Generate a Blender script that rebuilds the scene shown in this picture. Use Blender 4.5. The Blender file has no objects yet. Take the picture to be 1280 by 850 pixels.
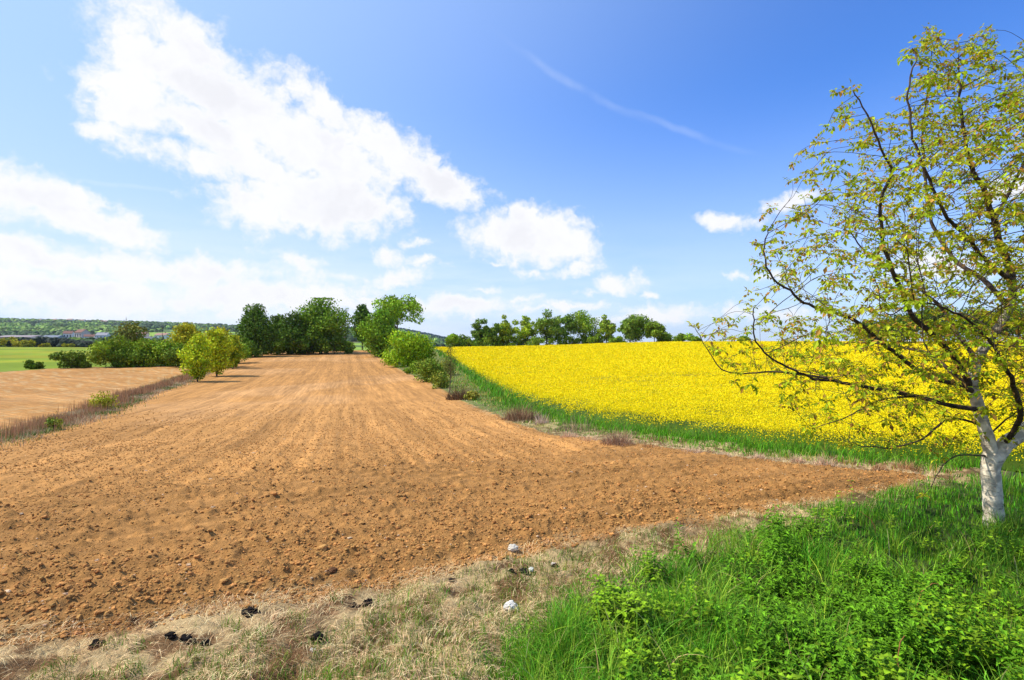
import bpy, math, random
import numpy as np

# ------------------------------------------------------------------ camera, world, sun
scene = bpy.context.scene
EYE = 2.6                      # eye height above the verge
F = 700.0                      # focal length in photo pixels (1280 wide)
HOR = 423.0                    # photo row of the horizon
SUN_AZ = math.radians(-86)     # to the left of straight ahead (+Y)
SUN_EL = math.radians(50)

cam_d = bpy.data.cameras.new("camera")
cam_d.sensor_width = 36.0
cam_d.lens = 36.0 * F / 1280.0
cam_d.shift_y = -(425 - HOR) / 1280.0
cam_d.clip_start = 0.05
cam_d.clip_end = 20000
cam = bpy.data.objects.new("camera", cam_d)
scene.collection.objects.link(cam)
cam.location = (0, 0, EYE)
cam.rotation_euler = (math.radians(90), 0, 0)
scene.camera = cam

scene.view_settings.view_transform = 'Standard'
scene.view_settings.look = 'None'
scene.view_settings.exposure = 0.25
scene.view_settings.gamma = 1.0
scene.view_settings.use_curve_mapping = False

sun_d = bpy.data.lights.new("sun", 'SUN')
sun_d.energy = 5.0
sun_d.angle = math.radians(0.5)
sun_d.color = (1.0, 0.95, 0.86)
sun = bpy.data.objects.new("sun", sun_d)
scene.collection.objects.link(sun)
from mathutils import Vector
sdir = Vector((math.sin(SUN_AZ) * math.cos(SUN_EL), math.cos(SUN_AZ) * math.cos(SUN_EL), math.sin(SUN_EL)))
sun.rotation_euler = sdir.to_track_quat('Z', 'Y').to_euler()
sun.location = sdir * 50


def build_world():
    w = bpy.data.worlds.new("World")
    scene.world = w
    w.use_nodes = True
    nt = w.node_tree
    nt.nodes.clear()
    N, L = nt.nodes, nt.links

    def node(t, **k):
        n = N.new(t)
        for a, b in k.items():
            setattr(n, a, b)
        return n

    def put(sock, v):
        if isinstance(v, bpy.types.NodeSocket):
            L.new(v, sock)
        else:
            sock.default_value = v

    def math_(op, a, b=None, c=None, clamp=False):
        n = node('ShaderNodeMath', operation=op)
        n.use_clamp = clamp
        put(n.inputs[0], a)
        if b is not None:
            put(n.inputs[1], b)
        if c is not None:
            put(n.inputs[2], c)
        return n.outputs[0]

    def smooth(v, lo, hi, a=0.0, b=1.0):
        n = node('ShaderNodeMapRange', interpolation_type='SMOOTHSTEP')
        put(n.inputs[0], v)
        n.inputs[1].default_value = lo
        n.inputs[2].default_value = hi
        n.inputs[3].default_value = a
        n.inputs[4].default_value = b
        return n.outputs[0]

    def mixc(f, a, b):
        n = node('ShaderNodeMix', data_type='RGBA')
        put(n.inputs[0], f)
        put(n.inputs[6], a)
        put(n.inputs[7], b)
        return n.outputs[2]

    out = node('ShaderNodeOutputWorld')
    bg = node('ShaderNodeBackground')
    bg.inputs[1].default_value = 0.1
    sky = node('ShaderNodeTexSky', sky_type='NISHITA')
    sky.sun_disc = False
    sky.sun_elevation = SUN_EL
    sky.sun_rotation = SUN_AZ
    sky.air_density = 1.0
    sky.dust_density = 0.6
    sky.ozone_density = 2.0
    tc = node('ShaderNodeTexCoord')
    sep = node('ShaderNodeSeparateXYZ')
    L.new(tc.outputs['Generated'], sep.inputs[0])
    X, Y, Z = sep.outputs
    az = math_('ARCTAN2', X, Y)
    el = math_('ARCSINE', math_('MAXIMUM', math_('MINIMUM', Z, 1.0), -1.0))
    comb = node('ShaderNodeCombineXYZ')
    L.new(az, comb.inputs[0])
    L.new(el, comb.inputs[1])
    P = comb.outputs[0]

    def fbm(vec, scale, detail=8, rough=0.55, out='Fac', dist=0.0):
        n = node('ShaderNodeTexNoise')
        L.new(vec, n.inputs['Vector'])
        n.inputs['Scale'].default_value = scale
        n.inputs['Detail'].default_value = detail
        n.inputs['Roughness'].default_value = rough
        n.inputs['Distortion'].default_value = dist
        return n.outputs[out]

    def vmath(op, a, b):
        n = node('ShaderNodeVectorMath', operation=op)
        put(n.inputs[0], a)
        put(n.inputs[1], b)
        return n.outputs[0]

    # lumpy domain warp, in two sizes
    w1 = vmath('SUBTRACT', fbm(P, 5.0, 4, 0.6, 'Color'), (0.5, 0.5, 0.5))
    w2 = vmath('SUBTRACT', fbm(P, 22.0, 6, 0.62, 'Color'), (0.5, 0.5, 0.5))
    Pw = vmath('ADD', P, vmath('MULTIPLY', w1, (0.13, 0.07, 0)))
    Pw = vmath('ADD', Pw, vmath('MULTIPLY', w2, (0.060, 0.040, 0)))

    # cloud banks: photo x, y of the centre, half width, half height (photo px), tilt, strength
    blobs = [
        (250, 60, 100, 40, 28, 1.0), (180, 115, 90, 42, 5, 1.0), (300, 120, 130, 52, 25, 1.1), (400, 130, 60, 30, 25, .8),
        (265, 165, 120, 34, 12, 1.0), (160, 120, 60, 36, 0, .9), (330, 215, 90, 30, 10, .9), (325, 262, 85, 32, 4, 1.0), (245, 205, 80, 24, 8, .8), (235, 95, 120, 50, 15, 1.0), (455, 265, 60, 26, 0, .9),
        (400, 190, 120, 46, 20, 1.1), (480, 195, 90, 42, 22, 1.0), (545, 230, 75, 26, 18, 1.0),
        (390, 255, 125, 42, 6, 1.1), (330, 240, 60, 26, 5, .8), (165, 170, 60, 14, 8, .6),
        (668, 298, 84, 36, 4, 1.15), (620, 293, 40, 22, 0, .8), (715, 305, 44, 26, 8, .9), (655, 272, 40, 20, 0, .9),
        (710, 335, 46, 9, -12, .7), (668, 340, 30, 6, 0, .6),
        (775, 351, 38, 15, -8, .8), (915, 274, 50, 14, 3, .75), (985, 254, 50, 11, -6, .75), (960, 345, 30, 10, 0, .6),
        (910, 347, 22, 6, 0, .5),
        (60, 250, 120, 36, 12, 1.0), (130, 275, 75, 20, 14, .9), (20, 235, 60, 26, 5, .9), (-60, 240, 80, 40, 5, .9),
        (100, 325, 170, 24, 3, .85), (240, 335, 150, 22, 5, .75), (60, 365, 260, 34, 0, .95), (330, 370, 200, 28, 0, .8),
        (380, 325, 60, 12, 12, .5), (430, 345, 60, 10, 6, .55), (490, 318, 26, 13, 0, .7), (500, 345, 40, 12, 0, .6),
        (540, 328, 22, 6, 8, .5), (560, 380, 110, 14, 0, .7), (455, 372, 40, 10, 0, .6), (615, 325, 18, 5, 0, .5), (640, 372, 30, 6, 0, .55), (730, 362, 16, 5, 0, .5), (530, 306, 20, 6, 0, .5), (600, 360, 20, 6, 0, .5), (710, 382, 50, 9, 0, .75), (660, 388, 40, 7, 0, .5),
        (825, 395, 70, 17, 0, .8), (812, 366, 18, 5, 0, .5), (760, 400, 60, 9, 0, .5), (960, 392, 60, 12, 0, .6),
        (1260, 245, 60, 22, 0, .8), (1180, 330, 70, 18, 0, .5),
        (1500, 200, 120, 60, 0, .8), (-300, 100, 160, 60, 0, .9), (1700, 330, 150, 40, 0, .7), (-500, 300, 260, 60, 0, .9),
    ]
    dens = None
    for (bx, by, hw, hh, tilt, s) in blobs:
        u, v = (bx - 640) / F, (HOR - by) / F
        a0 = math.atan(u)
        r0 = math.hypot(1, u)
        e0 = math.atan(v / r0)
        ra = hw / F / (1 + u * u)
        re = hh / F / r0 * math.cos(e0) ** 2
        m = node('ShaderNodeMapping', vector_type='TEXTURE')
        L.new(Pw, m.inputs['Vector'])
        m.inputs['Location'].default_value = (a0, e0, 0)
        m.inputs['Rotation'].default_value = (0, 0, -math.radians(tilt))
        m.inputs['Scale'].default_value = (ra * 1.25, re * 1.25, 1)
        ln = node('ShaderNodeVectorMath', operation='LENGTH')
        L.new(m.outputs[0], ln.inputs[0])
        d = math_('SUBTRACT', 1.0 * s, math_('MULTIPLY', ln.outputs['Value'], s))
        dens = d if dens is None else math_('MAXIMUM', dens, d)
    puff = math_('SUBTRACT', fbm(Pw, 14.0, 9, 0.62), 0.5)
    fine = math_('SUBTRACT', fbm(P, 60.0, 6, 0.6), 0.5)
    d = math_('ADD', dens, math_('MULTIPLY', puff, 1.7))
    d = math_('ADD', d, math_('MULTIPLY', fine, 0.55))
    alpha = smooth(d, 0.02, 0.60)
    thick = smooth(d, 0.35, 1.0)
    # veil of thin cloud low in the sky and towards the sun
    ms = node('ShaderNodeMapping')
    L.new(P, ms.inputs['Vector'])
    ms.inputs['Scale'].default_value = (2.2, 14.0, 1)
    veil = fbm(ms.outputs[0], 1.6, 7, 0.6)
    low = smooth(el, 0.0, 0.24, 1.0, 0.0)
    left = smooth(az, -0.9, 0.5, 1.0, 0.25)
    va = math_('MULTIPLY', smooth(veil, 0.30, 0.62), math_('MULTIPLY', low, left))
    # two old vapour trails
    def trail(x0, y0, x1, y1, wd, amt):
        def ae(px, py):
            u, v = (px - 640) / F, (HOR - py) / F
            return math.atan(u), math.atan(v / math.hypot(1, u))
        a0, e0 = ae(x0, y0)
        a1, e1 = ae(x1, y1)
        ang = math.atan2(e1 - e0, a1 - a0)
        m = node('ShaderNodeMapping', vector_type='TEXTURE')
        L.new(vmath('ADD', P, vmath('MULTIPLY', w1, (0.05, 0.03, 0))), m.inputs['Vector'])
        m.inputs['Location'].default_value = ((a0 + a1) / 2, (e0 + e1) / 2, 0)
        m.inputs['Rotation'].default_value = (0, 0, ang)
        m.inputs['Scale'].default_value = (math.hypot(a1 - a0, e1 - e0) / 2, wd, 1)
        ln = node('ShaderNodeVectorMath', operation='LENGTH')
        L.new(m.outputs[0], ln.inputs[0])
        t = smooth(ln.outputs['Value'], 0.1, 1.0, 1.0, 0.0)
        return math_('MULTIPLY', math_('MULTIPLY', t, amt), smooth(fbm(P, 12, 5), 0.25, 0.65))
    tr = math_('ADD', trail(600, 30, 830, 165, 0.010, .13), trail(740, 120, 980, 200, 0.009, .12))
    tr = math_('ADD', tr, trail(-20, 205, 260, 245, 0.005, .2))

    # air: pale towards the horizon and towards the sun's side
    dotn = node('ShaderNodeVectorMath', operation='DOT_PRODUCT')
    L.new(tc.outputs['Generated'], dotn.inputs[0])
    dotn.inputs[1].default_value = tuple(sdir)
    glow = smooth(dotn.outputs['Value'], 0.0, 0.98, 0.0, 0.85)
    hz = smooth(el, -0.02, 0.42, 0.85, 0.0)
    hz = math_('MULTIPLY', hz, smooth(az, -0.7, 1.0, 1.0, 0.62))
    haze = math_('MAXIMUM', glow, hz)
    tint = node('ShaderNodeMix', data_type='RGBA', blend_type='MULTIPLY')
    tint.inputs[0].default_value = 1.0
    L.new(sky.outputs[0], tint.inputs[6])
    tint.inputs[7].default_value = (0.62, 1.14, 2.0, 1)
    base = mixc(glow, tint.outputs[2], (4.9, 6.7, 9.6, 1))
    base = mixc(hz, base, (6.2, 7.3, 9.2, 1))
    base = mixc(math_('MULTIPLY', va, 0.8), base, (8.6, 9.0, 9.6, 1))
    base = mixc(tr, base, (8.5, 9.0, 9.6, 1))
    shade = mixc(math_('MULTIPLY', thick, smooth(fbm(Pw, 9.0, 6), 0.40, 0.62)), (8.6, 8.6, 8.8, 1), (7.7, 7.7, 8.0, 1))
    col = mixc(math_('MULTIPLY', alpha, 0.97), base, shade)
    L.new(col, bg.inputs[0])
    L.new(bg.outputs[0], out.inputs[0])


build_world()

# ------------------------------------------------------------------ numpy helpers
def hash2(ix, iy, seed):
    h = (ix.astype(np.int64) * 374761393 + iy.astype(np.int64) * 668265263 + seed * 1442695041) & 0xFFFFFFFF
    h = ((h ^ (h >> 13)) * 1274126177) & 0xFFFFFFFF
    h = (h ^ (h >> 16)) & 0xFFFFFFFF
    return h.astype(np.float64) / 4294967295.0


def vnoise(x, y, seed=0):
    ix, iy = np.floor(x), np.floor(y)
    fx, fy = x - ix, y - iy
    fx, fy = fx * fx * (3 - 2 * fx), fy * fy * (3 - 2 * fy)
    a, b = hash2(ix, iy, seed), hash2(ix + 1, iy, seed)
    c, d = hash2(ix, iy + 1, seed), hash2(ix + 1, iy + 1, seed)
    return (a * (1 - fx) + b * fx) * (1 - fy) + (c * (1 - fx) + d * fx) * fy - 0.5


def fbm2(x, y, octaves=4, seed=0, gain=0.5):
    s, a = 0, 1.0
    for k in range(octaves):
        s = s + a * vnoise(x * 2 ** k + 17.3 * k, y * 2 ** k - 9.1 * k, seed + k)
        a *= gain
    return s


def sstep(a, b, x):
    t = np.clip((x - a) / (b - a), 0, 1)
    return t * t * (3 - 2 * t)


# ------------------------------------------------------------------ terrain height
PK = [-1.0, -0.6, -0.25, -0.10, 0.35]
PD = [0, 8, 12, 20, 40, 60, 90, 120, 150, 165, 200, 250, 300, 400, 600, 900, 1500, 2200, 2800, 3600, 7000]
PZ = [
    [0, 0, -.25, -.90, -1.7, -2.0, -2.0, -1.9, -1.8, -1.8, -1.6, -1.7, -1.9, -4, -4.6, -2, 2, 4, 6, 6, 6],
    [0, 0, -.20, -.90, -1.8, -2.0, -1.9, -1.6, -1.5, -1.6, -1.9, -2.1, -2.4, -4, -5, -3, 2, 4, 6, 6, 6],
    [0, 0, -.20, -.90, -1.8, -2.05, -2.0, -1.6, -1.0, -.85, -1.6, -3, -5, -8, -9, -6, 0, 4, 6, 6, 6],
    [0, 0, -.20, -.75, -1.5, -1.65, -1.4, -1.0, -.5, -.4, -1.2, -3, -5, -8, -12, -20, -30, -40, -50, -60, -90],
    [0, 0, -.25, -.65, -.75, -.35, .25, .78, 1.12, 1.15, .6, -2, -5, -10, -16, -24, -45, -70, -90, -115, -170],
]


def T(x, y):
    """terrain height without clods"""
    x = np.asarray(x, float)
    y = np.asarray(y, float)
    yy = np.maximum(y, 0)
    u = x / (np.abs(y) + 5.0) * 1.04
    prof = [np.interp(yy, PD, z) for z in PZ]
    u = np.clip(u, PK[0], PK[-1])
    out = np.zeros(np.broadcast(x, y).shape)
    for i in range(len(PK) - 1):
        t = sstep(PK[i], PK[i + 1], u)
        seg = (u >= PK[i]) & (u <= PK[i + 1])
        out = np.where(seg, prof[i] * (1 - t) + prof[i + 1] * t, out)
    # distant hills
    uu = x / (np.abs(y) + 50.0)
    ridge = np.interp(uu, [-1.5, -1.0, -.88, -.75, -.62, -.45, -.3, -.14, 0.0, .5, 1.5],
                      [75, 82, 84, 74, 66, 50, 34, 42, 6, 0, 0])
    rise = sstep(900, 2900, yy) * (1 - 0.5 * sstep(3000, 6000, yy))
    out = out + ridge * rise + rise * 8 * fbm2(x / 500, y / 500, 3, 5)
    out = out + 0.10 * fbm2(x / 9, y / 9, 2, 3) * sstep(4, 20, np.hypot(x, y)) + 0.05 * vnoise(x / 1.3, y / 1.3, 9)
    return out


def at(px, Y, dz=0.0):
    X = (px - 640) / F * Y
    return np.array([X, Y, float(T(X, Y)) + dz])


def ray(px, py, ymax=164.0):
    """first point of the bare terrain seen at photo pixel"""
    Y = np.geomspace(2.0, ymax, 4000)
    X = (px - 640) / F * Y
    z = EYE + (HOR - py) / F * Y
    h = T(X, Y)
    below = np.nonzero(z < h)[0]
    k = below[0] if len(below) else len(Y) - 1
    return np.array([X[k], Y[k]])


def inside(poly, x, y):
    poly = np.asarray(poly)
    c = np.zeros(np.shape(x), bool)
    j = len(poly) - 1
    for i in range(len(poly)):
        xi, yi = poly[i]
        xj, yj = poly[j]
        cond = ((yi > y) != (yj > y)) & (x < (xj - xi) * (y - yi) / (yj - yi + 1e-12) + xi)
        c ^= cond
        j = i
    return c


def edge_dist(poly, x, y, closed=True):
    poly = np.asarray(poly)
    best = np.full(np.shape(x), 1e9)
    n = len(poly)
    for i in range(n if closed else n - 1):
        a, b = poly[i], poly[(i + 1) % n]
        d = b - a
        t = np.clip(((x - a[0]) * d[0] + (y - a[1]) * d[1]) / (d @ d + 1e-9), 0, 1)
        best = np.minimum(best, np.hypot(x - a[0] - t * d[0], y - a[1] - t * d[1]))
    return best


def sdist(poly, x, y):
    return np.where(inside(poly, x, y), 1, -1) * edge_dist(poly, x, y)


low_edge = [ray(*p) for p in [(-700, 860), (0, 806), (200, 779), (400, 747), (560, 716), (700, 684), (860, 657), (1000, 630), (1100, 612), (1175, 598)]]
up_edge = [ray(*p) for p in [(1100, 589), (1000, 581), (900, 569), (800, 557), (700, 545), (640, 528), (600, 511), (560, 491), (530, 475), (500, 462), (483, 450)]]
crest = [at(470, 150)[:2], at(462, 164)[:2], at(330, 160)[:2], at(300, 130)[:2]]
left_edge = [ray(*p) for p in [(288, 450), (240, 475), (180, 496), (120, 520), (60, 540), (0, 554), (-200, 600), (-700, 720)]]
MAIN = np.array(low_edge + up_edge + crest + left_edge)
left2 = [ray(*p) for p in [(-700, 690), (-200, 578), (0, 540), (60, 526), (120, 505), (180, 483), (235, 466)]]
LEFTF = np.array(left2 + [ray(236, 457), ray(120, 459), ray(60, 461), ray(0, 465), ray(-300, 470), ray(-900, 520)])
crop_near = [ray(*p) for p in [(2200, 640), (1500, 603), (1280, 590), (1200, 584), (1100, 577), (1000, 566), (900, 553), (800, 541), (720, 528), (665, 513), (625, 494), (590, 470), (565, 452)]]
CROP = np.array(crop_near + [at(548, 140)[:2], at(538, 170)[:2], at(900, 190)[:2], at(2200, 190)[:2]])
LUSH = np.array([ray(*p) for p in [(660, 1100), (640, 850), (640, 790), (700, 765), (790, 710), (850, 684), (960, 655), (1060, 628), (1140, 608), (1210, 590), (1300, 578), (1600, 570), (3000, 640), (3600, 900), (3000, 1800)]])


# ------------------------------------------------------------------ mesh / object helpers
def mesh_from(name, verts, faces, mat=None, col=None, attrs=None, smooth=False):
    """faces: (n,3) or (n,4) array, or a list of such arrays"""
    verts = np.ascontiguousarray(verts, dtype=np.float32)
    fs = faces if isinstance(faces, list) else [faces]
    fs = [np.asarray(f, dtype=np.int32) for f in fs if len(f)]
    me = bpy.data.meshes.new(name)
    me.vertices.add(len(verts))
    me.vertices.foreach_set('co', verts.ravel())
    loops = np.concatenate([f.ravel() for f in fs])
    totals = np.concatenate([np.full(len(f), f.shape[1], np.int32) for f in fs])
    starts = np.concatenate([[0], np.cumsum(totals)[:-1]]).astype(np.int32)
    me.loops.add(len(loops))
    me.loops.foreach_set('vertex_index', loops)
    me.polygons.add(len(totals))
    me.polygons.foreach_set('loop_start', starts)
    me.polygons.foreach_set('loop_total', totals)
    me.polygons.foreach_set('use_smooth', np.full(len(totals), smooth))
    if col is not None:
        a = me.attributes.new('col', 'FLOAT_COLOR', 'POINT')
        c = np.ones((len(verts), 4), np.float32)
        c[:, :3] = col
        a.data.foreach_set('color', c.ravel())
    for k, v in (attrs or {}).items():
        v = np.ascontiguousarray(v, dtype=np.float32)
        if v.ndim == 1:
            me.attributes.new(k, 'FLOAT', 'POINT').data.foreach_set('value', v)
        else:
            me.attributes.new(k, 'FLOAT_VECTOR', 'POINT').data.foreach_set('vector', v.ravel())
    me.update(calc_edges=True)
    if mat:
        me.materials.append(mat)
    return me


def link(name, me, parent=None, loc=None):
    o = bpy.data.objects.new(name, me)
    scene.collection.objects.link(o)
    if parent:
        o.parent = parent
    if loc is not None:
        o.location = loc
    return o


def tag(o, label=None, cat=None, group=None, kind=None):
    if label:
        o['label'] = label
    if cat:
        o['category'] = cat
    if group:
        o['group'] = group
    if kind:
        o['kind'] = kind
    return o


def empty(name, loc, label, cat, group=None):
    o = bpy.data.objects.new(name, None)
    scene.collection.objects.link(o)
    o.location = loc
    o.empty_display_size = 0.2
    return tag(o, label, cat, group)


def rand_dirs(rng, n):
    v = rng.normal(size=(n, 3))
    return v / np.linalg.norm(v, axis=1, keepdims=True)


def quads_at(P, size, rng, normal=None, nbias=0.5, aspect=1.0):
    """a leaf-like quad (rhombus) at each point"""
    n = len(P)
    N = rand_dirs(rng, n)
    if normal is not None:
        N = N * (1 - nbias) + normal * nbias
        N /= np.linalg.norm(N, axis=1, keepdims=True) + 1e-9
    A = np.cross(N, rand_dirs(rng, n))
    A /= np.linalg.norm(A, axis=1, keepdims=True) + 1e-9
    B = np.cross(N, A)
    s = np.broadcast_to(size, (n,))[:, None]
    V = np.stack([P - A * s * aspect, P - B * s * .62 + N * s * .12, P + A * s * aspect, P + B * s * .62 + N * s * .12], 1)
    return V.reshape(-1, 3), np.arange(n * 4).reshape(-1, 4)


def tube(path, radii, sides=8, rng=None, wob=0.0):
    path = np.asarray(path, float)
    radii = np.asarray(radii, float)
    n = len(path)
    tang = np.gradient(path, axis=0)
    tang /= np.linalg.norm(tang, axis=1, keepdims=True) + 1e-9
    ref = np.array([1.0, 0.13, 0.07])
    A = np.cross(tang, ref)
    A /= np.linalg.norm(A, axis=1, keepdims=True) + 1e-9
    B = np.cross(tang, A)
    th = np.linspace(0, 2 * np.pi, sides, endpoint=False)
    R = radii[:, None] * np.ones(sides)
    if rng is not None and wob:
        R = R * (1 + wob * rng.uniform(-1, 1, R.shape))
    V = path[:, None, :] + R[..., None] * (A[:, None, :] * np.cos(th)[None, :, None] + B[:, None, :] * np.sin(th)[None, :, None])
    V = V.reshape(-1, 3)
    i = np.arange(n - 1)[:, None] * sides
    j = np.arange(sides)[None, :]
    k = (j + 1) % sides
    Fq = np.stack([i + j, i + k, i + sides + k, i + sides + j], -1).reshape(-1, 4)
    return V, Fq


class Acc:
    """collects pieces into one mesh"""
    def __init__(self):
        self.v, self.f3, self.f4, self.c, self.n = [], [], [], [], 0

    def add(self, V, Fc, col=None):
        V = np.asarray(V)
        Fc = np.asarray(Fc) + self.n
        (self.f3 if Fc.shape[1] == 3 else self.f4).append(Fc)
        self.v.append(V)
        if col is not None:
            self.c.append(np.broadcast_to(np.asarray(col, float), (len(V), 3)))
        self.n += len(V)

    def build(self, name, mat, parent=None, smooth=False, loc=None):
        fs = [np.concatenate(x) for x in (self.f3, self.f4) if x]
        me = mesh_from(name, np.concatenate(self.v), fs, mat, np.concatenate(self.c) if self.c else None, smooth=smooth)
        return link(name, me, parent, loc)


# ------------------------------------------------------------------ materials
def new_mat(name):
    m = bpy.data.materials.new(name)
    m.use_nodes = True
    nt = m.node_tree
    nt.nodes.clear()
    return m, nt, nt.nodes, nt.links


def mat_leaf(name, transl=0.35, rough=0.55, vary=0.25, scale=8.0, spec=0.3):
    m, nt, N, L = new_mat(name)
    out = N.new('ShaderNodeOutputMaterial')
    at_ = N.new('ShaderNodeAttribute')
    at_.attribute_name = 'col'
    geo = N.new('ShaderNodeNewGeometry')
    hs = N.new('ShaderNodeHueSaturation')
    mr = N.new('ShaderNodeMapRange')
    L.new(geo.outputs['Random Per Island'], mr.inputs[0])
    mr.inputs[3].default_value = 1 - vary
    mr.inputs[4].default_value = 1 + vary
    L.new(mr.outputs[0], hs.inputs['Value'])
    L.new(at_.outputs['Color'], hs.inputs['Color'])
    p = N.new('ShaderNodeBsdfPrincipled')
    p.inputs['Roughness'].default_value = rough
    p.inputs['Specular IOR Level'].default_value = spec
    L.new(hs.outputs[0], p.inputs['Base Color'])
    tr = N.new('ShaderNodeBsdfTranslucent')
    L.new(hs.outputs[0], tr.inputs['Color'])
    mx = N.new('ShaderNodeMixShader')
    mx.inputs[0].default_value = transl
    L.new(p.outputs[0], mx.inputs[1])
    L.new(tr.outputs[0], mx.inputs[2])
    L.new(mx.outputs[0], out.inputs[0])
    return m


def mat_col(name, rough=0.85, noise_scale=6.0, lo=0.7, hi=1.3, bump=0.3, dist=0.02, spec=0.2):
    """vertex colour times object-space noise"""
    m, nt, N, L = new_mat(name)
    out = N.new('ShaderNodeOutputMaterial')
    at_ = N.new('ShaderNodeAttribute')
    at_.attribute_name = 'col'
    tc = N.new('ShaderNodeTexCoord')
    no = N.new('ShaderNodeTexNoise')
    no.inputs['Scale'].default_value = noise_scale
    no.inputs['Detail'].default_value = 6
    L.new(tc.outputs['Object'], no.inputs['Vector'])
    mr = N.new('ShaderNodeMapRange')
    L.new(no.outputs[0], mr.inputs[0])
    mr.inputs[1].default_value = 0.3
    mr.inputs[2].default_value = 0.7
    mr.inputs[3].default_value = lo
    mr.inputs[4].default_value = hi
    vm = N.new('ShaderNodeVectorMath')
    vm.operation = 'SCALE'
    L.new(at_.outputs['Color'], vm.inputs[0])
    L.new(mr.outputs[0], vm.inputs['Scale'])
    p = N.new('ShaderNodeBsdfPrincipled')
    p.inputs['Roughness'].default_value = rough
    p.inputs['Specular IOR Level'].default_value = spec
    L.new(vm.outputs[0], p.inputs['Base Color'])
    b = N.new('ShaderNodeBump')
    b.inputs['Strength'].default_value = bump
    b.inputs['Distance'].default_value = dist
    L.new(no.outputs[0], b.inputs['Height'])
    L.new(b.outputs[0], p.inputs['Normal'])
    L.new(p.outputs[0], out.inputs[0])
    return m


def mat_ground():
    m, nt, N, L = new_mat('ground_material')
    out = N.new('ShaderNodeOutputMaterial')

    def attr(n):
        a = N.new('ShaderNodeAttribute')
        a.attribute_name = n
        return a

    def noise(vec, scale, detail=6, rough=0.6):
        n = N.new('ShaderNodeTexNoise')
        L.new(vec, n.inputs['Vector'])
        n.inputs['Scale'].default_value = scale
        n.inputs['Detail'].default_value = detail
        n.inputs['Roughness'].default_value = rough
        return n.outputs[0]

    def mr(v, a, b, c, d):
        n = N.new('ShaderNodeMapRange')
        L.new(v, n.inputs[0])
        for i, q in enumerate((a, b, c, d)):
            n.inputs[i + 1].default_value = q
        return n.outputs[0]

    def mul(a, b):
        n = N.new('ShaderNodeMath')
        n.operation = 'MULTIPLY'
        for i, q in enumerate((a, b)):
            if isinstance(q, float):
                n.inputs[i].default_value = q
            else:
                L.new(q, n.inputs[i])
        return n.outputs[0]

    col = attr('col')
    rows = attr('rows')
    soil = attr('soil')
    geo = N.new('ShaderNodeNewGeometry')
    pos = geo.outputs['Position']
    mp = N.new('ShaderNodeMapping')
    L.new(rows.outputs['Vector'], mp.inputs['Vector'])
    mp.inputs['Scale'].default_value = (1.0, 0.05, 1.0)
    r1 = noise(mp.outputs[0], 4.5, 3, 0.6)
    mp2 = N.new('ShaderNodeMapping')
    L.new(rows.outputs['Vector'], mp2.inputs['Vector'])
    mp2.inputs['Scale'].default_value = (1.0, 0.03, 1.0)
    r2 = noise(mp2.outputs[0], 0.9, 4, 0.6)
    n1 = noise(pos, 9.0, 8, 0.7)
    n2 = noise(pos, 0.35, 5, 0.6)
    n3 = noise(pos, 45.0, 4, 0.7)
    # brightness = base * (rows) * (clods) * (patches)
    f = mul(mr(n1, .3, .7, .78, 1.22), mr(n2, .3, .7, .90, 1.10))
    f = mul(f, mr(n3, .3, .7, .80, 1.16))
    rr = mul(mr(r1, .3, .7, .74, 1.22), mr(r2, .32, .68, .74, 1.20))
    mixr = N.new('ShaderNodeMix')
    mixr.data_type = 'FLOAT'
    L.new(soil.outputs['Fac'], mixr.inputs[0])
    mixr.inputs[2].default_value = 1.0
    L.new(rr, mixr.inputs[3])
    f = mul(f, mixr.outputs[0])
    vm = N.new('ShaderNodeVectorMath')
    vm.operation = 'SCALE'
    L.new(col.outputs['Color'], vm.inputs[0])
    L.new(f, vm.inputs['Scale'])
    p = N.new('ShaderNodeBsdfPrincipled')
    p.inputs['Roughness'].default_value = 0.95
    p.inputs['Specular IOR Level'].default_value = 0.1
    L.new(vm.outputs[0], p.inputs['Base Color'])
    add = N.new('ShaderNodeMath')
    add.operation = 'ADD'
    L.new(mul(n1, 1.0), add.inputs[0])
    L.new(mul(n3, 0.35), add.inputs[1])
    add2 = N.new('ShaderNodeMath')
    add2.operation = 'ADD'
    L.new(add.outputs[0], add2.inputs[0])
    L.new(mul(mul(r1, 0.8), soil.outputs['Fac']), add2.inputs[1])
    b = N.new('ShaderNodeBump')
    b.inputs['Strength'].default_value = 0.8
    b.inputs['Distance'].default_value = 0.07
    L.new(add2.outputs[0], b.inputs['Height'])
    L.new(b.outputs[0], p.inputs['Normal'])
    L.new(p.outputs[0], out.inputs[0])
    return m


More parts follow.
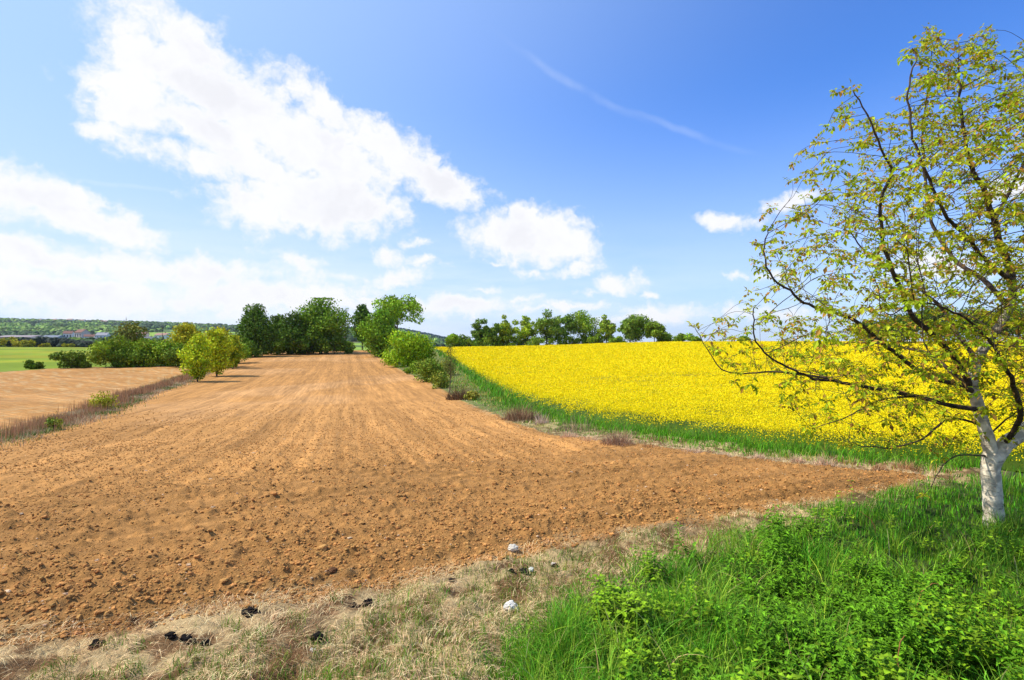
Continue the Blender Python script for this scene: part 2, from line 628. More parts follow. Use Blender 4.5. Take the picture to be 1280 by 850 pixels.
def mat_bark():
    m, nt, N, L = new_mat('pale_bark')
    out = N.new('ShaderNodeOutputMaterial')
    at_ = N.new('ShaderNodeAttribute')
    at_.attribute_name = 'col'
    geo = N.new('ShaderNodeNewGeometry')
    mp = N.new('ShaderNodeMapping')
    mp.inputs['Scale'].default_value = (6, 6, 17)
    L.new(geo.outputs['Position'], mp.inputs[0])
    n1 = N.new('ShaderNodeTexNoise')
    n1.inputs['Scale'].default_value = 1.0
    n1.inputs['Detail'].default_value = 5
    n1.inputs['Distortion'].default_value = 0.6
    L.new(mp.outputs[0], n1.inputs['Vector'])
    n2 = N.new('ShaderNodeTexNoise')
    n2.inputs['Scale'].default_value = 9
    n2.inputs['Detail'].default_value = 8
    L.new(geo.outputs['Position'], n2.inputs['Vector'])
    r = N.new('ShaderNodeMapRange')
    L.new(n1.outputs[0], r.inputs[0])
    for i, q in enumerate((.35, .44, .34, 1.0)):
        r.inputs[i + 1].default_value = q
    r2 = N.new('ShaderNodeMapRange')
    L.new(n2.outputs[0], r2.inputs[0])
    for i, q in enumerate((.38, .60, .55, 1.12)):
        r2.inputs[i + 1].default_value = q
    mu = N.new('ShaderNodeMath')
    mu.operation = 'MULTIPLY'
    L.new(r.outputs[0], mu.inputs[0])
    L.new(r2.outputs[0], mu.inputs[1])
    vm = N.new('ShaderNodeVectorMath')
    vm.operation = 'SCALE'
    L.new(at_.outputs['Color'], vm.inputs[0])
    L.new(mu.outputs[0], vm.inputs['Scale'])
    p = N.new('ShaderNodeBsdfPrincipled')
    p.inputs['Roughness'].default_value = 0.8
    p.inputs['Specular IOR Level'].default_value = 0.2
    L.new(vm.outputs[0], p.inputs['Base Color'])
    b = N.new('ShaderNodeBump')
    b.inputs['Strength'].default_value = 0.6
    b.inputs['Distance'].default_value = 0.02
    L.new(mu.outputs[0], b.inputs['Height'])
    L.new(b.outputs[0], p.inputs['Normal'])
    L.new(p.outputs[0], out.inputs[0])
    return m


M_GROUND = mat_ground()
M_LEAF = mat_leaf('tree_leaf', 0.12, 0.7, 0.45, spec=.1)
M_HERO = mat_leaf('young_walnut_leaf', 0.42, 0.6, 0.45, spec=0.12)
M_GRASS = mat_leaf('grass_blade', 0.24, 0.6, 0.5, spec=0.12)
M_STRAW = mat_leaf('dry_straw', 0.15, 0.8, 0.3, spec=0.1)
M_FLOWER = mat_leaf('rape_flower', 0.25, 0.7, 0.12, spec=0.1)
M_WOOD = mat_col('branch_wood', 0.9, 5.0, .6, 1.3, .5, .03)
M_CLOD = mat_col('soil_clod', 0.95, 30.0, .75, 1.2, .6, .01, spec=.1)
M_STONE = mat_col('pale_stone', 0.8, 14.0, .8, 1.1, .4, .01)
M_WALL = mat_col('rendered_wall', 0.9, .6, .9, 1.06, .05, .01)
M_ROOF = mat_col('tile_roof', 0.85, 1.5, .8, 1.15, .1, .02)
M_GLASS = mat_col('window_glass', 0.15, 1.0, .9, 1.1, 0, .01, spec=.6)
M_BARK = mat_bark()

SOIL = np.array([0.50, 0.245, 0.074])
STRAWC = np.array([0.50, 0.355, 0.17])

# ------------------------------------------------------------------ ground
D_ROW = np.array([-0.285, 0.9585])           # direction of the drill rows
HEAD_A = low_edge[1]
HEAD_D = (low_edge[8] - low_edge[1])
HEAD_D = HEAD_D / np.linalg.norm(HEAD_D)
HEAD_N = np.array([-HEAD_D[1], HEAD_D[0]])


def soil_relief(x, y):
    """clods and drill ridges, metres"""
    r = np.hypot(x, y)
    a = 1 - 0.75 * sstep(10, 45, r)
    hd = (x - HEAD_A[0]) * HEAD_N[0] + (y - HEAD_A[1]) * HEAD_N[1]
    hm = 1 - sstep(4.5, 7.5, hd + 1.2 * vnoise(x / 3, y / 3, 77))
    s_far = x * D_ROW[1] - y * D_ROW[0]
    ridge = hm * np.sin(hd * 2 * np.pi / 0.42 + 2.5 * vnoise(x / 2, y / 2, 8)) + (1 - hm) * np.sin(s_far * 2 * np.pi / 0.5 + 1.5 * vnoise(x / 2, y / 2, 8))
    rough = fbm2(x / .35, y / .35, 4, 21, .6)
    lump = np.maximum(fbm2(x / .11, y / .11, 2, 31), 0)
    bank = hm * np.exp(-((hd - 0.5) / 0.35) ** 2) * 0.05
    return a * (0.022 * ridge * (.6 + vnoise(x / 1.7, y / 1.7, 12)) + (0.045 * rough + 0.11 * lump) * (1 - .85 * sstep(10, 26, r))) + bank + 0.10 * fbm2(x / 2.5, y / 2.5, 2, 41) * a


def relief(x, y, sm=None):
    if sm is None:
        sm = sdist(MAIN, x, y)
    m = sstep(-0.15, 0.35, sm)
    return m * soil_relief(x, y) + (1 - m) * (0.13 * fbm2(x / .42, y / .42, 4, 55) * (1 - sstep(15, 40, np.hypot(x, y))))


def H(x, y):
    return T(x, y) + relief(x, y)


def build_ground():
    front = np.linspace(math.radians(-62), math.radians(62), 760)
    back = np.linspace(math.radians(62), math.radians(298), 60)[1:-1]
    th = np.concatenate([front, back])
    r = np.concatenate([[0.3, 0.8, 1.4], np.geomspace(2.0, 60, 640), np.geomspace(60.5, 9000, 240)])
    TH, R = np.meshgrid(th, r)
    x, y = R * np.sin(TH), R * np.cos(TH)
    sm = sdist(MAIN, x, y)
    sl = sdist(LEFTF, x, y)
    sc = sdist(CROP, x, y)
    slu = sdist(LUSH, x, y)
    z = T(x, y) + relief(x, y, sm)
    z = z + 0.04 * sstep(-.2, .5, sl) * fbm2(x / .6, y / .6, 3, 61)
    wob = 0.35 * fbm2(x / .8, y / .8, 3, 91)
    m_main = sstep(-.12, .12, sm + wob * .8)
    m_left = sstep(-.2, .2, sl + wob)
    m_crop = sstep(-.2, .2, sc)
    m_lush = sstep(-.3, .5, slu + wob)
    soilm = np.clip(m_main + m_left, 0, 1)
    # colours of the surfaces themselves
    n = fbm2(x / 1.1, y / 1.1, 4, 101)
    nb = fbm2(x / 14, y / 14, 3, 103)
    rr = np.hypot(x, y)
    straw = STRAWC * (1 + .5 * n[..., None]) 
    earthy = np.array([.17, .085, .035])
    g = sstep(-.20, .25, fbm2(x / .30, y / .30, 5, 107, .65))[..., None]
    verge = straw * (1 - .9 * g) + earthy * .9 * g
    grassc = np.array([.055, .11, .02]) * (1 + .5 * n[..., None])
    col = verge * (1 - sstep(14, 30, rr))[..., None] + (np.array([.16, .17, .05]) * (1 + .6 * n[..., None])) * sstep(14, 30, rr)[..., None]
    col = col * (1 - m_lush[..., None]) + np.array([.05, .07, .02]) * m_lush[..., None]
    col = col * (1 - m_crop[..., None]) + grassc * m_crop[..., None]
    # meadow on the left beyond the small field, fields and woods further off
    far = sstep(60, 90, y) * sstep(-.2, -.35, x / (np.abs(y) + 5)) * (1 - soilm)
    mead = np.array([.17, .235, .015]) * (1 + .5 * nb[..., None]) + np.array([.08, .02, 0]) * sstep(.0, .2, fbm2(x / 40, y / 12, 3, 111))[..., None]
    col = col * (1 - far[..., None]) + mead * far[..., None]
    farther = sstep(360, 480, rr)
    patch = fbm2(x / 180, y / 240, 3, 117)
    hillc = np.where((patch > -.02)[..., None], np.array([.08, .13, .03]), np.array([.22, .33, .04]))
    hillc = np.where((patch > .26)[..., None], np.array([.30, .26, .10]), hillc)
    col = col * (1 - farther[..., None]) + hillc * farther[..., None]
    beyond = sstep(166, 175, y) * (1 - farther) * sstep(-.4, -.25, x / (y + 5 + 1e-6) * np.sign(y))
    col = col * (1 - beyond[..., None]) + np.array([.30, .30, .02]) * beyond[..., None]
    hd = (x - HEAD_A[0]) * HEAD_N[0] + (y - HEAD_A[1]) * HEAD_N[1]
    hm = 1 - sstep(4.5, 7.5, hd + 1.2 * vnoise(x / 3, y / 3, 77))
    # paler crumbly streaks in the soil, browner near the headland
    pale = sstep(.05, .35, fbm2(x / 7, y / 16, 4, 121))
    soilc = SOIL * (1 - .14 * sstep(25, 80, rr))[..., None] * (1 + .16 * nb[..., None]) * (1 - .20 * hm[..., None]) + np.array([.10, .09, .07]) * pale[..., None] * (.2 + .2 * m_main[..., None])
    # paired wheel tracks running up the field
    tr = np.zeros_like(x)
    s_f = x * D_ROW[1] - y * D_ROW[0] + .25 * vnoise(y / 14, x / 40, 141)
    for c0 in (-10.5, -4.2, 1.6, 7.8, 13.5):
        for dd in (-.95, .95):
            tr = np.maximum(tr, np.exp(-((s_f - c0 - dd) / .26) ** 2))
    tr = tr * sstep(12, 22, rr) * (1 - hm) * (.5 + fbm2(x / 3, y / 5, 2, 143))
    soilc = soilc * (1 - .17 * np.clip(tr, 0, 1)[..., None])
    stw = sstep(.12, .3, fbm2(x / .25, y / .9, 3, 131)) * (1 - sstep(0, .6, sm)) * .5
    soilc = soilc * (1 - stw[..., None]) + STRAWC * stw[..., None]
    col = col * (1 - soilm[..., None]) + soilc * soilm[..., None]
    s_far = x * D_ROW[1] - y * D_ROW[0]
    t_far = x * D_ROW[0] + y * D_ROW[1]
    t_h = (x - HEAD_A[0]) * HEAD_D[0] + (y - HEAD_A[1]) * HEAD_D[1]
    useh = hm > .5
    ls = x * 0.80 + y * 0.60 * -1
    rows = np.stack([np.where(useh, hd, s_far), np.where(useh, t_h, t_far), np.where(useh, 50., 0.)], -1)
    rows_l = np.stack([x * .55 + y * .83, x * .83 - y * .55, np.full_like(x, 90.)], -1)
    rows = np.where((m_left > .5)[..., None], rows_l, rows)

    nr, nth = R.shape
    V = np.stack([x, y, z], -1).reshape(-1, 3)
    centre = np.array([[0, 0, float(T(0, 0))]])
    i = np.arange(nr - 1)[:, None] * nth
    j = np.arange(nth)[None, :]
    k = (j + 1) % nth
    Fq = np.stack([i + j, i + k, i + nth + k, i + nth + j], -1).reshape(-1, 4)[:, ::-1]
    # which sheet each face belongs to
    fs = lambda a: a.reshape(-1)[Fq].mean(1)
    fm, fl, fc = fs(sm), fs(sl), fs(sc)
    cls = np.zeros(len(Fq), int)
    cls[fc > 0] = 3
    cls[fl > 0] = 2
    cls[fm > 0] = 1
    fr, fy = fs(rr), fs(y)
    cls[(cls == 0) & (fr > 700)] = 4
    names = {0: 'ground', 1: 'ploughed_field', 2: 'small_ploughed_field', 3: 'crop_ground', 4: 'hills'}
    C = np.clip(col.reshape(-1, 3), .004, 1)
    RW, SO = rows.reshape(-1, 3), soilm.reshape(-1)
    for c, nm in names.items():
        sel = Fq[cls == c]
        used, inv = np.unique(sel.ravel(), return_inverse=True)
        v, cc, rw, so = V[used], C[used], RW[used], SO[used]
        ff = [inv.reshape(-1, 4)]
        if c == 0:
            first = np.searchsorted(used, np.arange(nth))
            ff.append(np.stack([np.full(nth, len(v)), np.roll(first, -1), first], -1))
            v = np.vstack([v, centre]); cc = np.vstack([cc, cc[:1]]); rw = np.vstack([rw, rw[:1]]); so = np.append(so, 0)
        me = mesh_from(nm, v, ff, M_GROUND, cc, {'rows': rw, 'soil': so}, smooth=True)
        tag(link(nm, me), kind='structure')


build_ground()

# ------------------------------------------------------------------ blades (grass, straw, reeds)
def blades(P, height, width, lean, rng, levels=3, droop=0.6, az=None):
    """curved tapering blades; returns verts (n*(2*levels+1)), tris"""
    n = len(P)
    az = rng.uniform(0, 2 * np.pi, n) if az is None else az
    face = az + rng.normal(0, .9, n)
    d = np.stack([np.cos(az), np.sin(az), np.zeros(n)], -1)
    wv = np.stack([-np.sin(face), np.cos(face), np.zeros(n)], -1)
    height = np.broadcast_to(height, (n,)); width = np.broadcast_to(width, (n,)); lean = np.broadcast_to(lean, (n,))
    rows = []
    for k in range(levels + 1):
        t = k / levels
        hz = height * (t - droop * lean * t * t * .5)
        hx = height * lean * (t ** 1.8)
        c = P + d * hx[:, None] + np.array([0, 0, 1]) * hz[:, None]
        wd = width * (1 - t) ** .7 * .5
        if k < levels:
            rows += [c - wv * wd[:, None], c + wv * wd[:, None]]
        else:
            rows += [c]
    V = np.stack(rows, 1)
    m = 2 * levels + 1
    tri = []
    for k in range(levels - 1):
        a = 2 * k
        tri += [[a, a + 1, a + 3], [a, a + 3, a + 2]]
    a = 2 * (levels - 1)
    tri += [[a, a + 1, a + 2]]
    Fc = (np.arange(n)[:, None, None] * m + np.array(tri)[None]).reshape(-1, 3)
    return V.reshape(-1, 3), Fc, m


def polar_samples(rng, n, r0, r1, a0=-50, a1=52, power=0.0):
    th = np.radians(rng.uniform(a0, a1, n))
    if power == 0:
        r = r0 * (r1 / r0) ** rng.uniform(0, 1, n)
    else:
        r = (r0 ** power + (r1 ** power - r0 ** power) * rng.uniform(0, 1, n)) ** (1 / power)
    return r * np.sin(th), r * np.cos(th)


def pcol(base, n, rng, var=.25, hue=.12):
    b = np.asarray(base, float)
    c = b[None] * (1 + var * rng.uniform(-1, 1, (n, 1)))
    c[:, 0] *= 1 + hue * rng.uniform(-1, 1, n) * 2
    c[:, 1] *= 1 + hue * rng.uniform(-1, 1, n) * .5
    return np.clip(c, .002, .95)


# ------------------------------------------------------------------ oilseed rape crop
def build_crop():
    rng = np.random.default_rng(11)

    def crop_h(x, y, d):
        """height of canopy above the ground"""
        h = .52 + .10 * fbm2(x / 3.5, y / 3.5, 3, 201) + .07 * fbm2(x / .6, y / .6, 2, 203)
        return h * sstep(-.1, 1.3, d + .3 * vnoise(x / .8, y / .8, 205))

    # green under-canopy
    th = np.linspace(math.radians(-12), math.radians(60), 420)
    r = np.geomspace(9, 260, 420)
    TH, R = np.meshgrid(th, r)
    x, y = R * np.sin(TH), R * np.cos(TH)
    d = sdist(CROP, x, y)
    z = T(x, y) + crop_h(x, y, d) * .72 - .03 + .05 * vnoise(x / .12, y / .12, 209) * np.clip(crop_h(x, y, d), 0, 1)
    nr, nt_ = R.shape
    i = np.arange(nr - 1)[:, None] * nt_
    j = np.arange(nt_ - 1)[None, :]
    Fq = np.stack([i + j, i + nt_ + j, i + nt_ + j + 1, i + j + 1], -1).reshape(-1, 4)
    keep = (d.reshape(-1)[Fq] > 0.02).all(1)
    Fq = Fq[keep]
    used, inv = np.unique(Fq.ravel(), return_inverse=True)
    V = np.stack([x, y, z], -1).reshape(-1, 3)[used]
    acc = Acc()
    cc = np.array([.12, .20, .012]) * (1 + .5 * vnoise(V[:, 0] / .4, V[:, 1] / .4, 211)[:, None])
    # yellow of older, denser flowering far away where single heads merge
    rv = np.hypot(V[:, 0], V[:, 1])
    ff = (sstep(13, 40, rv) * .85 * sstep(1.0, 2.2, d.reshape(-1)[used]))[:, None]
    cc = cc * (1 - ff) + np.array([.74, .56, .004]) * ff
    acc.add(V, inv.reshape(-1, 4), cc)
    under = mesh_from('rapeseed_canopy', V, inv.reshape(-1, 4), M_GRASS, cc, smooth=True)

    acc = Acc()
    # flower heads
    n = 1250000
    x, y = polar_samples(rng, n, 11, 195, -11, 56)
    d = sdist(CROP, x, y)
    s_row = x * .35 + y * .94
    streak = fbm2(s_row / 1.4, (x * .94 - y * .35) / 14, 3, 221)
    gap = fbm2(x / 1.1, y / 1.1, 3, 223) + .9 * streak + .5 * fbm2(x / 9, y / 9, 2, 225) + .22 * (1 - sstep(.02, .30, x / y)) * sstep(70, 30, np.hypot(x, y))
    rr = np.hypot(x, y)
    pk = (1.0 - .66 * sstep(.10, .60, gap - .10 * sstep(40, 120, rr))) * sstep(.25, 1.15, d + .5 * vnoise(x / .5, y / .5, 227))
    k = rng.uniform(0, 1, n) < pk
    x, y, d, rr = x[k], y[k], d[k], rr[k]
    n = len(x)
    top = T(x, y) + crop_h(x, y, d)
    z = top + rng.uniform(-.16, .05, n)
    s = np.maximum(.0145, .00108 * rr) * rng.uniform(.7, 1.3, n)
    V, Fc = quads_at(np.stack([x, y, z], -1), s, rng, np.array([[-.2, -.35, .9]]), .45)
    c = pcol((.93, .72, .004), n, rng, .06, .04)
    br = rng.uniform(0, 1, n) < .10
    c[br] = pcol((.60, .60, .01), int(br.sum()), rng, .2, .1)
    acc.add(V, Fc, np.repeat(c, 4, 0))
    flow = acc.build('rapeseed_crop', M_FLOWER)
    tag(flow, kind='stuff', label='bright yellow flowering rapeseed crop covering the field on the right', cat='crop')
    cano = link('rapeseed_leaves', under, flow)
    tag(cano, kind='stuff')

    # front plants: stems and leaves
    acc = Acc()
    n = 120000
    x, y = polar_samples(rng, n, 11, 60, -11, 54)
    d = sdist(CROP, x, y)
    k = (d > 0) & (rng.uniform(0, 1, n) < .35 + .65 * (d < 2.0))
    x, y, d = x[k], y[k], d[k]
    n = len(x)
    hh = crop_h(x, y, d)
    rr = np.hypot(x, y)
    V, Fc, m = blades(np.stack([x, y, T(x, y)], -1), np.maximum(hh, .12) * rng.uniform(.7, 1.12, n), np.maximum(.010, .0009 * rr), rng.uniform(.05, .35, n), rng, 2)
    acc.add(V, Fc, np.repeat(pcol((.085, .19, .012), n, rng, .35, .2), m, 0))
    st = acc.build('rapeseed_stems', M_GRASS, flow)
    tag(st, kind='stuff')


build_crop()


# ------------------------------------------------------------------ grass, straw, weeds
def build_grass():
    rng = np.random.default_rng(5)
    # lush verge on the right
    acc = Acc()
    n = 210000
    x, y = polar_samples(rng, n, 2.6, 15, -20, 58)
    d = sdist(LUSH, x, y)
    k = d + .9 * fbm2(x / .6, y / .6, 3, 301) > 0
    sm = sdist(MAIN, x, y)
    k &= sm < .05
    x, y, d = x[k], y[k], d[k]
    n = len(x)
    rr = np.hypot(x, y)
    cl = fbm2(x / .45, y / .45, 3, 303)
    big = sstep(-.2, .5, cl + .3 * vnoise(x / 1.6, y / 1.6, 305))
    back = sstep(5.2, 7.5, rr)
    hgt = (.06 + .26 * big ** 1.5) * (1 - .10 * back) * rng.uniform(.55, 1.35, n) * sstep(-.5, .6, d)
    hgt = hgt + .05
    lean = rng.uniform(.1, .9, n) * (1 - .45 * back)
    wd = np.maximum(.0042, .00080 * rr) * rng.uniform(.7, 1.7, n) * (1 + .5 * big * (1 - back))
    V, Fc, m = blades(np.stack([x, y, H(x, y) - .01], -1), hgt, wd, lean, rng, 3, .9)
    c = pcol((.14, .34, .018), n, rng, .5, .25)
    pat = sstep(-.1, .35, fbm2(x / .9, y / .9, 2, 307))[:, None]
    c = c * (1 - .5 * pat) + c * np.array([1.9, 1.25, 1.1]) * .5 * pat
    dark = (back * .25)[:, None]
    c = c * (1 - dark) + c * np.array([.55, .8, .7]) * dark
    dry = rng.uniform(0, 1, n) < .035
    c[dry] = pcol((.42, .33, .14), int(dry.sum()), rng)
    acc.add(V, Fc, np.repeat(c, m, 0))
    tag(acc.build('verge_grass', M_GRASS), 'lush bright green grass of the verge in the right foreground', 'grass', kind='stuff')

    # sparse green shoots in the dry strip and green strip under the crop
    acc = Acc()
    n = 130000
    x, y = polar_samples(rng, n, 2.8, 14, -50, 50)
    d = sdist(LUSH, x, y)
    sm = sdist(MAIN, x, y)
    f = fbm2(x / .28, y / .28, 3, 311) + .45 * fbm2(x / 1.8, y / 1.8, 2, 313) + .46 * (1 - sstep(0, 2.6, -d)) + .34 * sstep(0.4, 1.2, -sm) - .13
    k = (sm < -.08) & (d < 0) & (f > 0.02) & (y < 10) & (sdist(CROP, x, y) < -1)
    x, y = x[k], y[k]
    n = len(x)
    V, Fc, m = blades(np.stack([x, y, H(x, y) - .005], -1), rng.uniform(.03, .14, n), rng.uniform(.004, .008, n), rng.uniform(.1, .9, n), rng, 2, .8)
    acc.add(V, Fc, np.repeat(pcol((.15, .27, .02), n, rng, .45, .25), m, 0))
    tag(acc.build('sparse_grass', M_GRASS), 'thin tufts of green grass scattered through the dry foreground strip', 'grass', kind='stuff')

    # green band between the soil and the rape, and the bank with the bushes
    acc = Acc()
    n = 190000
    x, y = polar_samples(rng, n, 9, 150, -20, 56)
    sc, sm, d = sdist(CROP, x, y), sdist(MAIN, x, y), sdist(LUSH, x, y)
    bank = (x / y < .9) | (y > 9)
    k = (sc < .8) & (sm < -.12 + .25 * vnoise(x / .6, y / .6, 321)) & (d < 0) & bank & (sc > -9) & (y > 8.5) & (y < 140)
    k &= ~((sm > -.55) & (rng.uniform(0, 1, n) < .8))
    x, y, sc, sm = x[k], y[k], sc[k], sm[k]
    n = len(x)
    rr = np.hypot(x, y)
    near = sstep(-1.6, -.3, sc)
    farb = sstep(22, 45, rr)
    hgt = (.10 + .24 * near) * rng.uniform(.5, 1.3, n) * (1 + .9 * farb)
    V, Fc, m = blades(np.stack([x, y, T(x, y)], -1), hgt, np.maximum(.006, .0011 * rr), rng.uniform(.1, .8, n), rng, 2, .8)
    green = pcol((.12, .32, .014), n, rng, .4, .2)
    olive = pcol((.40, .36, .07), n, rng, .45, .2)
    mixf = np.clip(sstep(-.05, .3, fbm2(x / 1.6, y / 1.6, 3, 325)) * .9 + farb * .45 - near * .8, 0, 1)
    pick = rng.uniform(0, 1, n) < mixf
    c = np.where(pick[:, None], olive, green)
    acc.add(V, Fc, np.repeat(c, m, 0))
    tag(acc.build('field_margin_grass', M_GRASS), 'strip of green grass between the brown soil and the yellow crop', 'grass', kind='stuff')

    # dry straw mat along the near edge of the soil, and the pale line on the far edge
    acc = Acc()
    n = 170000
    x, y = polar_samples(rng, n, 2.8, 16, -52, 50)
    sm, d, sc = sdist(MAIN, x, y), sdist(LUSH, x, y), sdist(CROP, x, y)
    f = fbm2(x / .5, y / .5, 3, 331)
    near = (sm < .12 + .2 * f) & (d < .5) & (sc < -1.2)
    dens = np.where(sm > -1.3, 1., .6) * (.35 + .65 * sstep(-.25, .12, f + .05))
    dens = np.where((sm < -.75) & (y > 9) & (x > 0) & (d < -.3), .1, dens)
    k = near & (rng.uniform(0, 1, n) < dens)
    x, y = x[k], y[k]
    n = len(x)
    clump = fbm2(x / .3, y / .3, 2, 333)
    az = 5 * fbm2(x / .45, y / .45, 2, 335) + rng.normal(0, .9, n) + .4
    hz = .02 + .05 * sstep(0, .4, clump)
    V, Fc, m = blades(np.stack([x, y, H(x, y) + rng.uniform(.0, .03, n)], -1), rng.uniform(.04, .13, n), rng.uniform(.0025, .006, n),
                      rng.uniform(1.1, 1.9, n), rng, 3, 1.15, az)
    c = pcol((.84, .57, .30), n, rng, .45, .08)
    br = rng.uniform(0, 1, n) < .15 + .6 * sstep(0, .3, fbm2(x / .6, y / .6, 3, 337))
    c[br] = pcol((.28, .15, .07), int(br.sum()), rng, .5)
    acc.add(V, Fc, np.repeat(c, m, 0))
    tag(acc.build('dry_straw', M_STRAW), 'matted pale dry straw along the near edge of the ploughed field', 'straw', kind='stuff')

    # straw fringe on the far edge of the soil
    acc = Acc()
    n = 60000
    x, y = polar_samples(rng, n, 9, 90, -20, 44)
    sm, d = sdist(MAIN, x, y), sdist(LUSH, x, y)
    w = .45 + .012 * y
    f = fbm2(x / .9, y / .9, 3, 341)
    k = (sm < .08) & (sm > -w + .5 * f) & (d < 0) & (sdist(CROP, x, y) > -9) & (rng.uniform(0, 1, n) < .75)
    k &= ((sdist(CROP, x, y) > -3.5))
    x, y = x[k], y[k]
    n = len(x)
    rr = np.hypot(x, y)
    V, Fc, m = blades(np.stack([x, y, T(x, y)], -1), rng.uniform(.05, .16, n), np.maximum(.005, .001 * rr), rng.uniform(.3, 1.4, n), rng, 2, 1.0)
    c = pcol((.56, .42, .25), n, rng, .3, .08)
    acc.add(V, Fc, np.repeat(c, m, 0))
    tag(acc.build('straw_fringe', M_STRAW), 'pale straw fringe where the soil meets the green crop margin', 'straw', kind='stuff')


build_grass()


def build_long_grass():
    rng = np.random.default_rng(61)
    x, y = polar_samples(rng, 1500, 2.9, 9.5, -14, 56)
    d = sdist(LUSH, x, y)
    k = (d > .1) & (fbm2(x / 1.1, y / 1.1, 2, 451) > -.12)
    x, y = x[k], y[k]
    tb = ray(1243, 657)
    x = np.concatenate([x, tb[0] + rng.normal(0, .22, 40)])
    y = np.concatenate([y, tb[1] - rng.uniform(.10, .45, 40)])
    m_ = 16
    xx = np.repeat(x, m_) + rng.normal(0, .035, len(x) * m_)
    yy = np.repeat(y, m_) + rng.normal(0, .035, len(x) * m_)
    n = len(xx)
    size = np.repeat(rng.uniform(.6, 1.25, len(x)), m_)
    V, Fc, m = blades(np.stack([xx, yy, H(xx, yy)], -1), size * rng.uniform(.22, .42, n), rng.uniform(.006, .011, n), rng.uniform(.15, 1.1, n), rng, 5, 1.0)
    c = pcol((.22, .40, .03), n, rng, .4, .2)
    dry = rng.uniform(0, 1, n) < .05
    c[dry] = pcol((.50, .40, .16), int(dry.sum()), rng)
    acc = Acc()
    acc.add(V, Fc, np.repeat(c, m, 0))
    tag(acc.build('long_grass', M_GRASS), 'clumps of long arching grass blades standing above the green verge', 'grass', kind='stuff')


build_long_grass()


def build_leafy():
    """broad-leaved weeds in the verge: stems with whorls of pointed leaves"""
    rng = np.random.default_rng(8)
    n = 3600
    x, y = polar_samples(rng, n * 5, 2.9, 9.5, -22, 56)
    d = sdist(LUSH, x, y)
    pxx = x / y * F + 640
    w = 1.3 * fbm2(x / .5, y / .5, 3, 401) + .42 * sstep(700, 1180, pxx) - .12
    w = w - .6 * sstep(6.9, 7.5, np.hypot(x, y)) + rng.normal(0, .12, len(x))
    k = (d > .3) & (w > .10)
    x, y, pxx = x[k][:n], y[k][:n], pxx[k][:n]
    z = H(x, y)
    leafP, leafD, leafS, leafC = [], [], [], []
    acc = Acc()
    kinds = fbm2(x / .9, y / .9, 2, 403) + rng.normal(0, .12, len(x))
    hv = np.clip(1.0 + 1.5 * fbm2(x / .45, y / .45, 2, 405), .45, 1.9)
    for i in range(len(x)):
        h = rng.uniform(.10, .34) * hv[i]
        lean = rng.normal(0, .25, 2)
        willowy = kinds[i] < .03
        nl = 9 if willowy else 6
        base = np.array([x[i], y[i], z[i]])
        tipv = np.array([lean[0] * h, lean[1] * h, h])
        for q in range(nl):
            t = .30 + .70 * (q + .5) / nl
            a = q * 2.4 + rng.uniform(0, 1)
            up = .1 + .55 * (t - .3) + rng.normal(0, .15)
            for s_ in (0, math.pi):
                dd = np.array([math.cos(a + s_), math.sin(a + s_), up])
                leafP.append(base + tipv * t)
                leafD.append(dd / np.linalg.norm(dd))
                leafS.append(((.085 if willowy else .066) * rng.uniform(.55, 1.35) * (1.15 - .4 * t), .20 if willowy else .42))
                c = np.array([.12, .28, .010]) if willowy else np.array([.20, .34, .012])
                leafC.append(c * rng.uniform(.7, 1.3))
    P, D, S, C = map(np.array, (leafP, leafD, leafS, leafC))
    side = np.cross(D, [0, 0, 1.0])
    side /= np.linalg.norm(side, axis=1, keepdims=True) + 1e-9
    ln, asp = S[:, :1], S[:, 1:]
    up = np.cross(side, D)
    mid = P + D * ln * .45 + up * ln * .04
    tip = P + D * ln - np.array([0, 0, 1]) * ln * .28
    V = np.stack([P, mid - side * ln * asp + up * ln * .06, tip, mid + side * ln * asp + up * ln * .06, mid - up * ln * .05], 1).reshape(-1, 3)
    n = len(P)
    tri = np.array([[0, 1, 4], [1, 2, 4], [4, 2, 3], [0, 4, 3]])
    Fc = (np.arange(n)[:, None, None] * 5 + tri[None]).reshape(-1, 3)
    acc.add(V, Fc, np.repeat(C, 5, 0))
    # stems
    P0 = np.stack([x, y, z], -1)
    Vs, Fs, m = blades(P0, .26, .007, .12, rng, 2, .2)
    acc.add(Vs, Fs, np.tile([[.10, .12, .02]], (len(Vs), 1)))
    tag(acc.build('leafy_weeds', M_GRASS), 'broad leaved green weeds growing among the verge grass on the right', 'weeds', kind='stuff')


build_leafy()


# ------------------------------------------------------------------ clods of soil
def ico(sub=0):
    t = (1 + 5 ** .5) / 2
    v = np.array([[-1, t, 0], [1, t, 0], [-1, -t, 0], [1, -t, 0], [0, -1, t], [0, 1, t], [0, -1, -t], [0, 1, -t], [t, 0, -1], [t, 0, 1], [-t, 0, -1], [-t, 0, 1]], float)
    f = np.array([[0, 11, 5], [0, 5, 1], [0, 1, 7], [0, 7, 10], [0, 10, 11], [1, 5, 9], [5, 11, 4], [11, 10, 2], [10, 7, 6], [7, 1, 8], [3, 9, 4], [3, 4, 2], [3, 2, 6], [3, 6, 8], [3, 8, 9], [4, 9, 5], [2, 4, 11], [6, 2, 10], [8, 6, 7], [9, 8, 1]])
    v /= np.linalg.norm(v[0])
    for _ in range(sub):
        cache, vl, nf = {}, list(v), []

        def mid(a, b):
            k = (min(a, b), max(a, b))
            if k not in cache:
                m = vl[a] + vl[b]
                vl.append(m / np.linalg.norm(m))
                cache[k] = len(vl) - 1
            return cache[k]
        for a, b, c in f:
            ab, bc, ca = mid(a, b), mid(b, c), mid(c, a)
            nf += [[a, ab, ca], [b, bc, ab], [c, ca, bc], [ab, bc, ca]]
        v, f = np.array(vl), np.array(nf)
    return v, f


